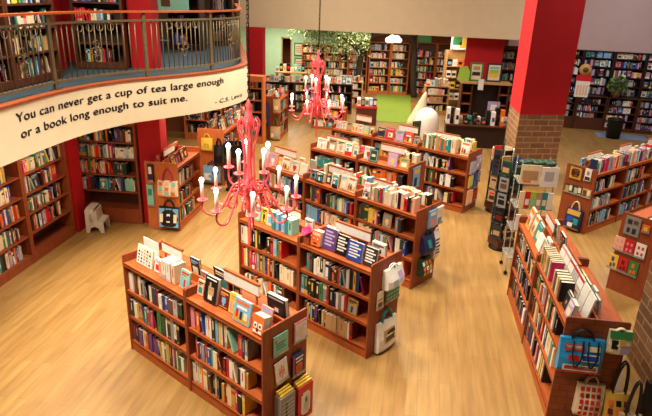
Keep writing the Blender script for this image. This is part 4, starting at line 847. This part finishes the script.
def art_list(s, r):
    c = s['col']; o = lambda: r.choice([k for k in ('white', 'cream', 'black', 'red', 'yellow', 'sky blue', 'teal', 'mustard', 'pink', 'navy blue') if k != c])
    a = s.get('art')
    if a == 'dots': return [(.08+.18*i, .18+.18*i, .1+.17*j, .2+.17*j, o()) for i in range(5) for j in range(5)]
    if a == 'dog': return [(.3, .75, .3, .62, 'tan'), (.36, .5, .62, .78, 'tan'), (.34, .66, .12, .3, 'cream'), (.1, .9, .88, .93, 'white'), (.4, .46, .5, .55, 'black'), (.58, .64, .5, .55, 'black')]
    if a == 'scene': return [(.05, .95, .05, .38, 'mustard'), (.1, .9, .78, .92, 'orange'), (.15, .3, .2, .55, 'red'), (.4, .55, .15, .5, 'navy blue'), (.65, .85, .2, .5, 'cream'), (.2, .8, .6, .7, 'white')]
    if a == 'faces': return [(.12, .42, .3, .6, 'white'), (.55, .88, .3, .6, 'white'), (.2, .34, .36, .5, 'black'), (.62, .78, .36, .5, 'black'), (.1, .9, .05, .2, 'white'), (.38, .6, .1, .3, 'maroon')]
    if a == 'eyes': return [(.08, .92, .7, .9, 'peach'), (.15, .4, .35, .6, 'red'), (.6, .85, .35, .6, 'red'), (.22, .34, .42, .54, 'white'), (.66, .78, .42, .54, 'white'), (.3, .7, .12, .24, 'maroon')]
    if a == 'script': return [(.12, .88 if j % 2 else .7, .2+.15*j, .28+.15*j, 'lilac' if c == 'purple' else 'white') for j in range(5)]
    if a == 'window': return [(.3, .85, .2, .6, 'charcoal' if c == 'black' else 'cream'), (.1, .9, .85, .92, 'silver-grey'), (.4, .6, .3, .5, o())]
    if a == 'magazine': return [(.0, 1, .86, .97, r.choice(['red', 'sky blue', 'pink'])), (.1, .9, .5, .56, 'silver-grey'), (.1, .7, .3, .36, 'red'), (.1, .8, .12, .2, 'grey')]
    if a == 'frame': return [(.08, .92, .06, .1, 'mint green'), (.08, .92, .9, .94, 'mint green'), (.08, .14, .1, .9, 'mint green'), (.86, .92, .1, .9, 'mint green'), (.3, .7, .4, .6, 'cream')]
    k = r.random(); c1, c2 = o(), o()
    A = [(.1, .9, .78, .88, c1), (.1, .6, .68, .74, c1)]
    if k < .3: A += [(.2, .8, .15, .55, c2)]
    elif k < .6: A += [(.3, .7, .3, .6, c2), (.4, .6, .15, .3, c2), (.1, .9, .05, .1, c1)]
    elif k < .8: A += [(0, 1, 0, .3, c2), (.2, .5, .35, .55, c1)]
    else: A += [(.1, .3, .1, .6, c2), (.4, .6, .1, .5, c1), (.7, .9, .1, .6, c2)]
    return A
def parts(s):
    r = random.Random(s['seed']); h, t, d = s['h'], s['t'], s['d']; cov, pag = MB(), MB(); ms = [s['col']]
    def mi(k):
        if k not in ms: ms.append(k)
        return ms.index(k)
    e = min(.003, t*.12)
    if s['kind'] == 's':
        cov.box(-t/2, -t/2+e, 0, d, 0, h).box(t/2-e, t/2, 0, d, 0, h).box(-t/2+e, t/2-e, 0, .003, 0, h)
        pag.box(-t/2+e, t/2-e, .003, d-.004, .003, h-.004)
        c2 = r.choice(['white', 'cream', 'black', 'mustard', 'red', 'silver-grey', 'yellow', 'navy blue']); y = -.0007; g = t/2*.999
        if c2 == s['col']: c2 = 'tan'
        k = r.random(); q = lambda z0, z1, m, w=1: cov.quad((-g*w, y, z0*h), (g*w, y, z0*h), (g*w, y, z1*h), (-g*w, y, z1*h), mi(m))
        if k < .3: q(.35, .82, c2, .28)
        elif k < .42: q(.7, .86, c2); q(.08, .13, c2, .6)
        elif k < .6: q(.5, .9, c2, .25); q(.05, .1, c2, .6)
        elif k < .68: q(.0, .25, c2); q(.45, .9, c2, .25)
    else:
        w = d
        cov.box(-w/2, w/2, 0, e, 0, h).box(-w/2, w/2, t-e, t, 0, h).box(-w/2, -w/2+.003, e, t-e, 0, h)
        pag.box(-w/2+.003, w/2-.004, e, t-e, .003, h-.004)
        for i, (x0, x1, z0, z1, m) in enumerate(art_list(s, r)):
            y = -.0008-.0002*i; cov.quad(((x0-.5)*w, y, z0*h), ((x1-.5)*w, y, z0*h), ((x1-.5)*w, y, z1*h), ((x0-.5)*w, y, z1*h), mi(m))
    return cov, pag, ms
def size_word(s):
    if s['kind'] == 'f': return 'face-out'
    return 'thick' if s['t'] > .05 else 'thin' if s['t'] < .024 else 'tall' if s['h'] > .245 else 'short' if s['h'] < .19 else ''
mass = MB(); names = list(PAL)+['pages']
used = {}
def number_in_row(s): return s['order']
for i, s in enumerate(BOOKS):
    cov, pag, ms = parts(s)
    if i < NIND and s['score'] > 0:
        o = cov.build('book', ms); o.matrix_world = s['X']
        pag.build('page_block', 'pages', o)
        w = s['where']; n = ordinal(s['order'])
        lab = f"{(size_word(s)+' ') if size_word(s) else ''}{s['col']} book {w}, {n} along"
        tag(o, lab, 'book', s['grp'])
    else:
        for src, idx in ((cov, [names.index(k) for k in ms]), (pag, [len(names)-1])):
            off = len(mass.v); X = s['X']
            mass.v += [X @ v for v in src.v]; mass.f += [[off+k for k in f] for f in src.f]; mass.m += [idx[k] for k in src.m]; mass.sm += src.sm
tag(mass.build('shelved_books', names), 'all the smaller books filling the other shelves', 'books', None, 'stuff')
print('BOOKS', len(BOOKS), 'individual', NIND, 'cut score', BOOKS[NIND]['score'])

# ------------------------------------------------------------------ light
def area(name, loc, sx, sy, power, col=(1, .86, .68), rot=(0, 0, 0)):
    l = bpy.data.lights.new(name, 'AREA'); l.shape = 'RECTANGLE'; l.size = sx; l.size_y = sy; l.energy = power; l.color = col
    o = bpy.data.objects.new(name, l); COL.objects.link(o); o.location = loc; o.rotation_euler = rot; return o
def spot(name, loc, power, cone=1.75, soft=.5, col=(1, .88, .71), blend=.55):
    l = bpy.data.lights.new(name, 'SPOT'); l.energy = power; l.spot_size = cone; l.spot_blend = blend; l.shadow_soft_size = soft; l.color = col
    o = bpy.data.objects.new(name, l); COL.objects.link(o); o.location = loc; return o
for p, e in (((-2.9, 3.8, 6.7), 2800), ((.8, 4.6, 6.7), 650), ((-.6, 8.6, 6.7), 1500), ((2.6, 7.6, 6.7), 850), ((.6, 11.6, 6.7), 1450), ((7.6, 9.2, 6.7), 1300), ((1.4, 15.2, 6.7), 1500)): spot('ceiling_spot', p, e)
o = spot('column_fill_spot', (-.5, 16.2, 6.5), 2600, .62, .25); o.rotation_euler = (Vector((4.5, 14.1, 3.4))-o.location).to_track_quat('-Z', 'Y').to_euler()  # added unseen fill spot, aimed to brighten the left face of the column
area('ceiling_lamp_atrium', (-.5, 16.5, 6.6), 3, 2, 420, (1, .91, .77))
area('ceiling_lamp_right', (7.8, 13.5, 6.7), 4, 6, 300, (1, .9, .84))
for x, y, e in ((-2.2, 25, 150), (1.2, 24.2, 120), (4.2, 23, 100), (2, 20.6, 70)): area('ceiling_lamp_rear', (x, y, 3.0), 1.4, 1.4, e, (1, .9, .76))
for x, y, e in ((-3.95, 6.9, 20), (-3.95, 8.4, 20), (-2.6, 10.9, 24), (-2.7, 12.0, 30), (-3.4, 15.0, 26)): area('ceiling_lamp_balcony', (x, y, 2.31), .5, .5, e)
for x, y, e in ((-3.6, 7.4, 170), (-3.0, 11.6, 60)): area('ceiling_lamp_upstairs', (x, y, 5.6), 1, 1, e)
area('ceiling_lamp_far_right', (9.3, 18, 5.8), 3, 2, 70, (.88, .9, 1))
w = bpy.data.worlds.new('room_air'); SC.world = w; w.use_nodes = True
w.node_tree.nodes['Background'].inputs[0].default_value = (1, .86, .7, 1); w.node_tree.nodes['Background'].inputs[1].default_value = .1
SC.view_settings.view_transform = 'Standard'; SC.view_settings.look = 'None'; SC.view_settings.gamma = 1; SC.view_settings.exposure = .0
SC.view_settings.use_curve_mapping = False
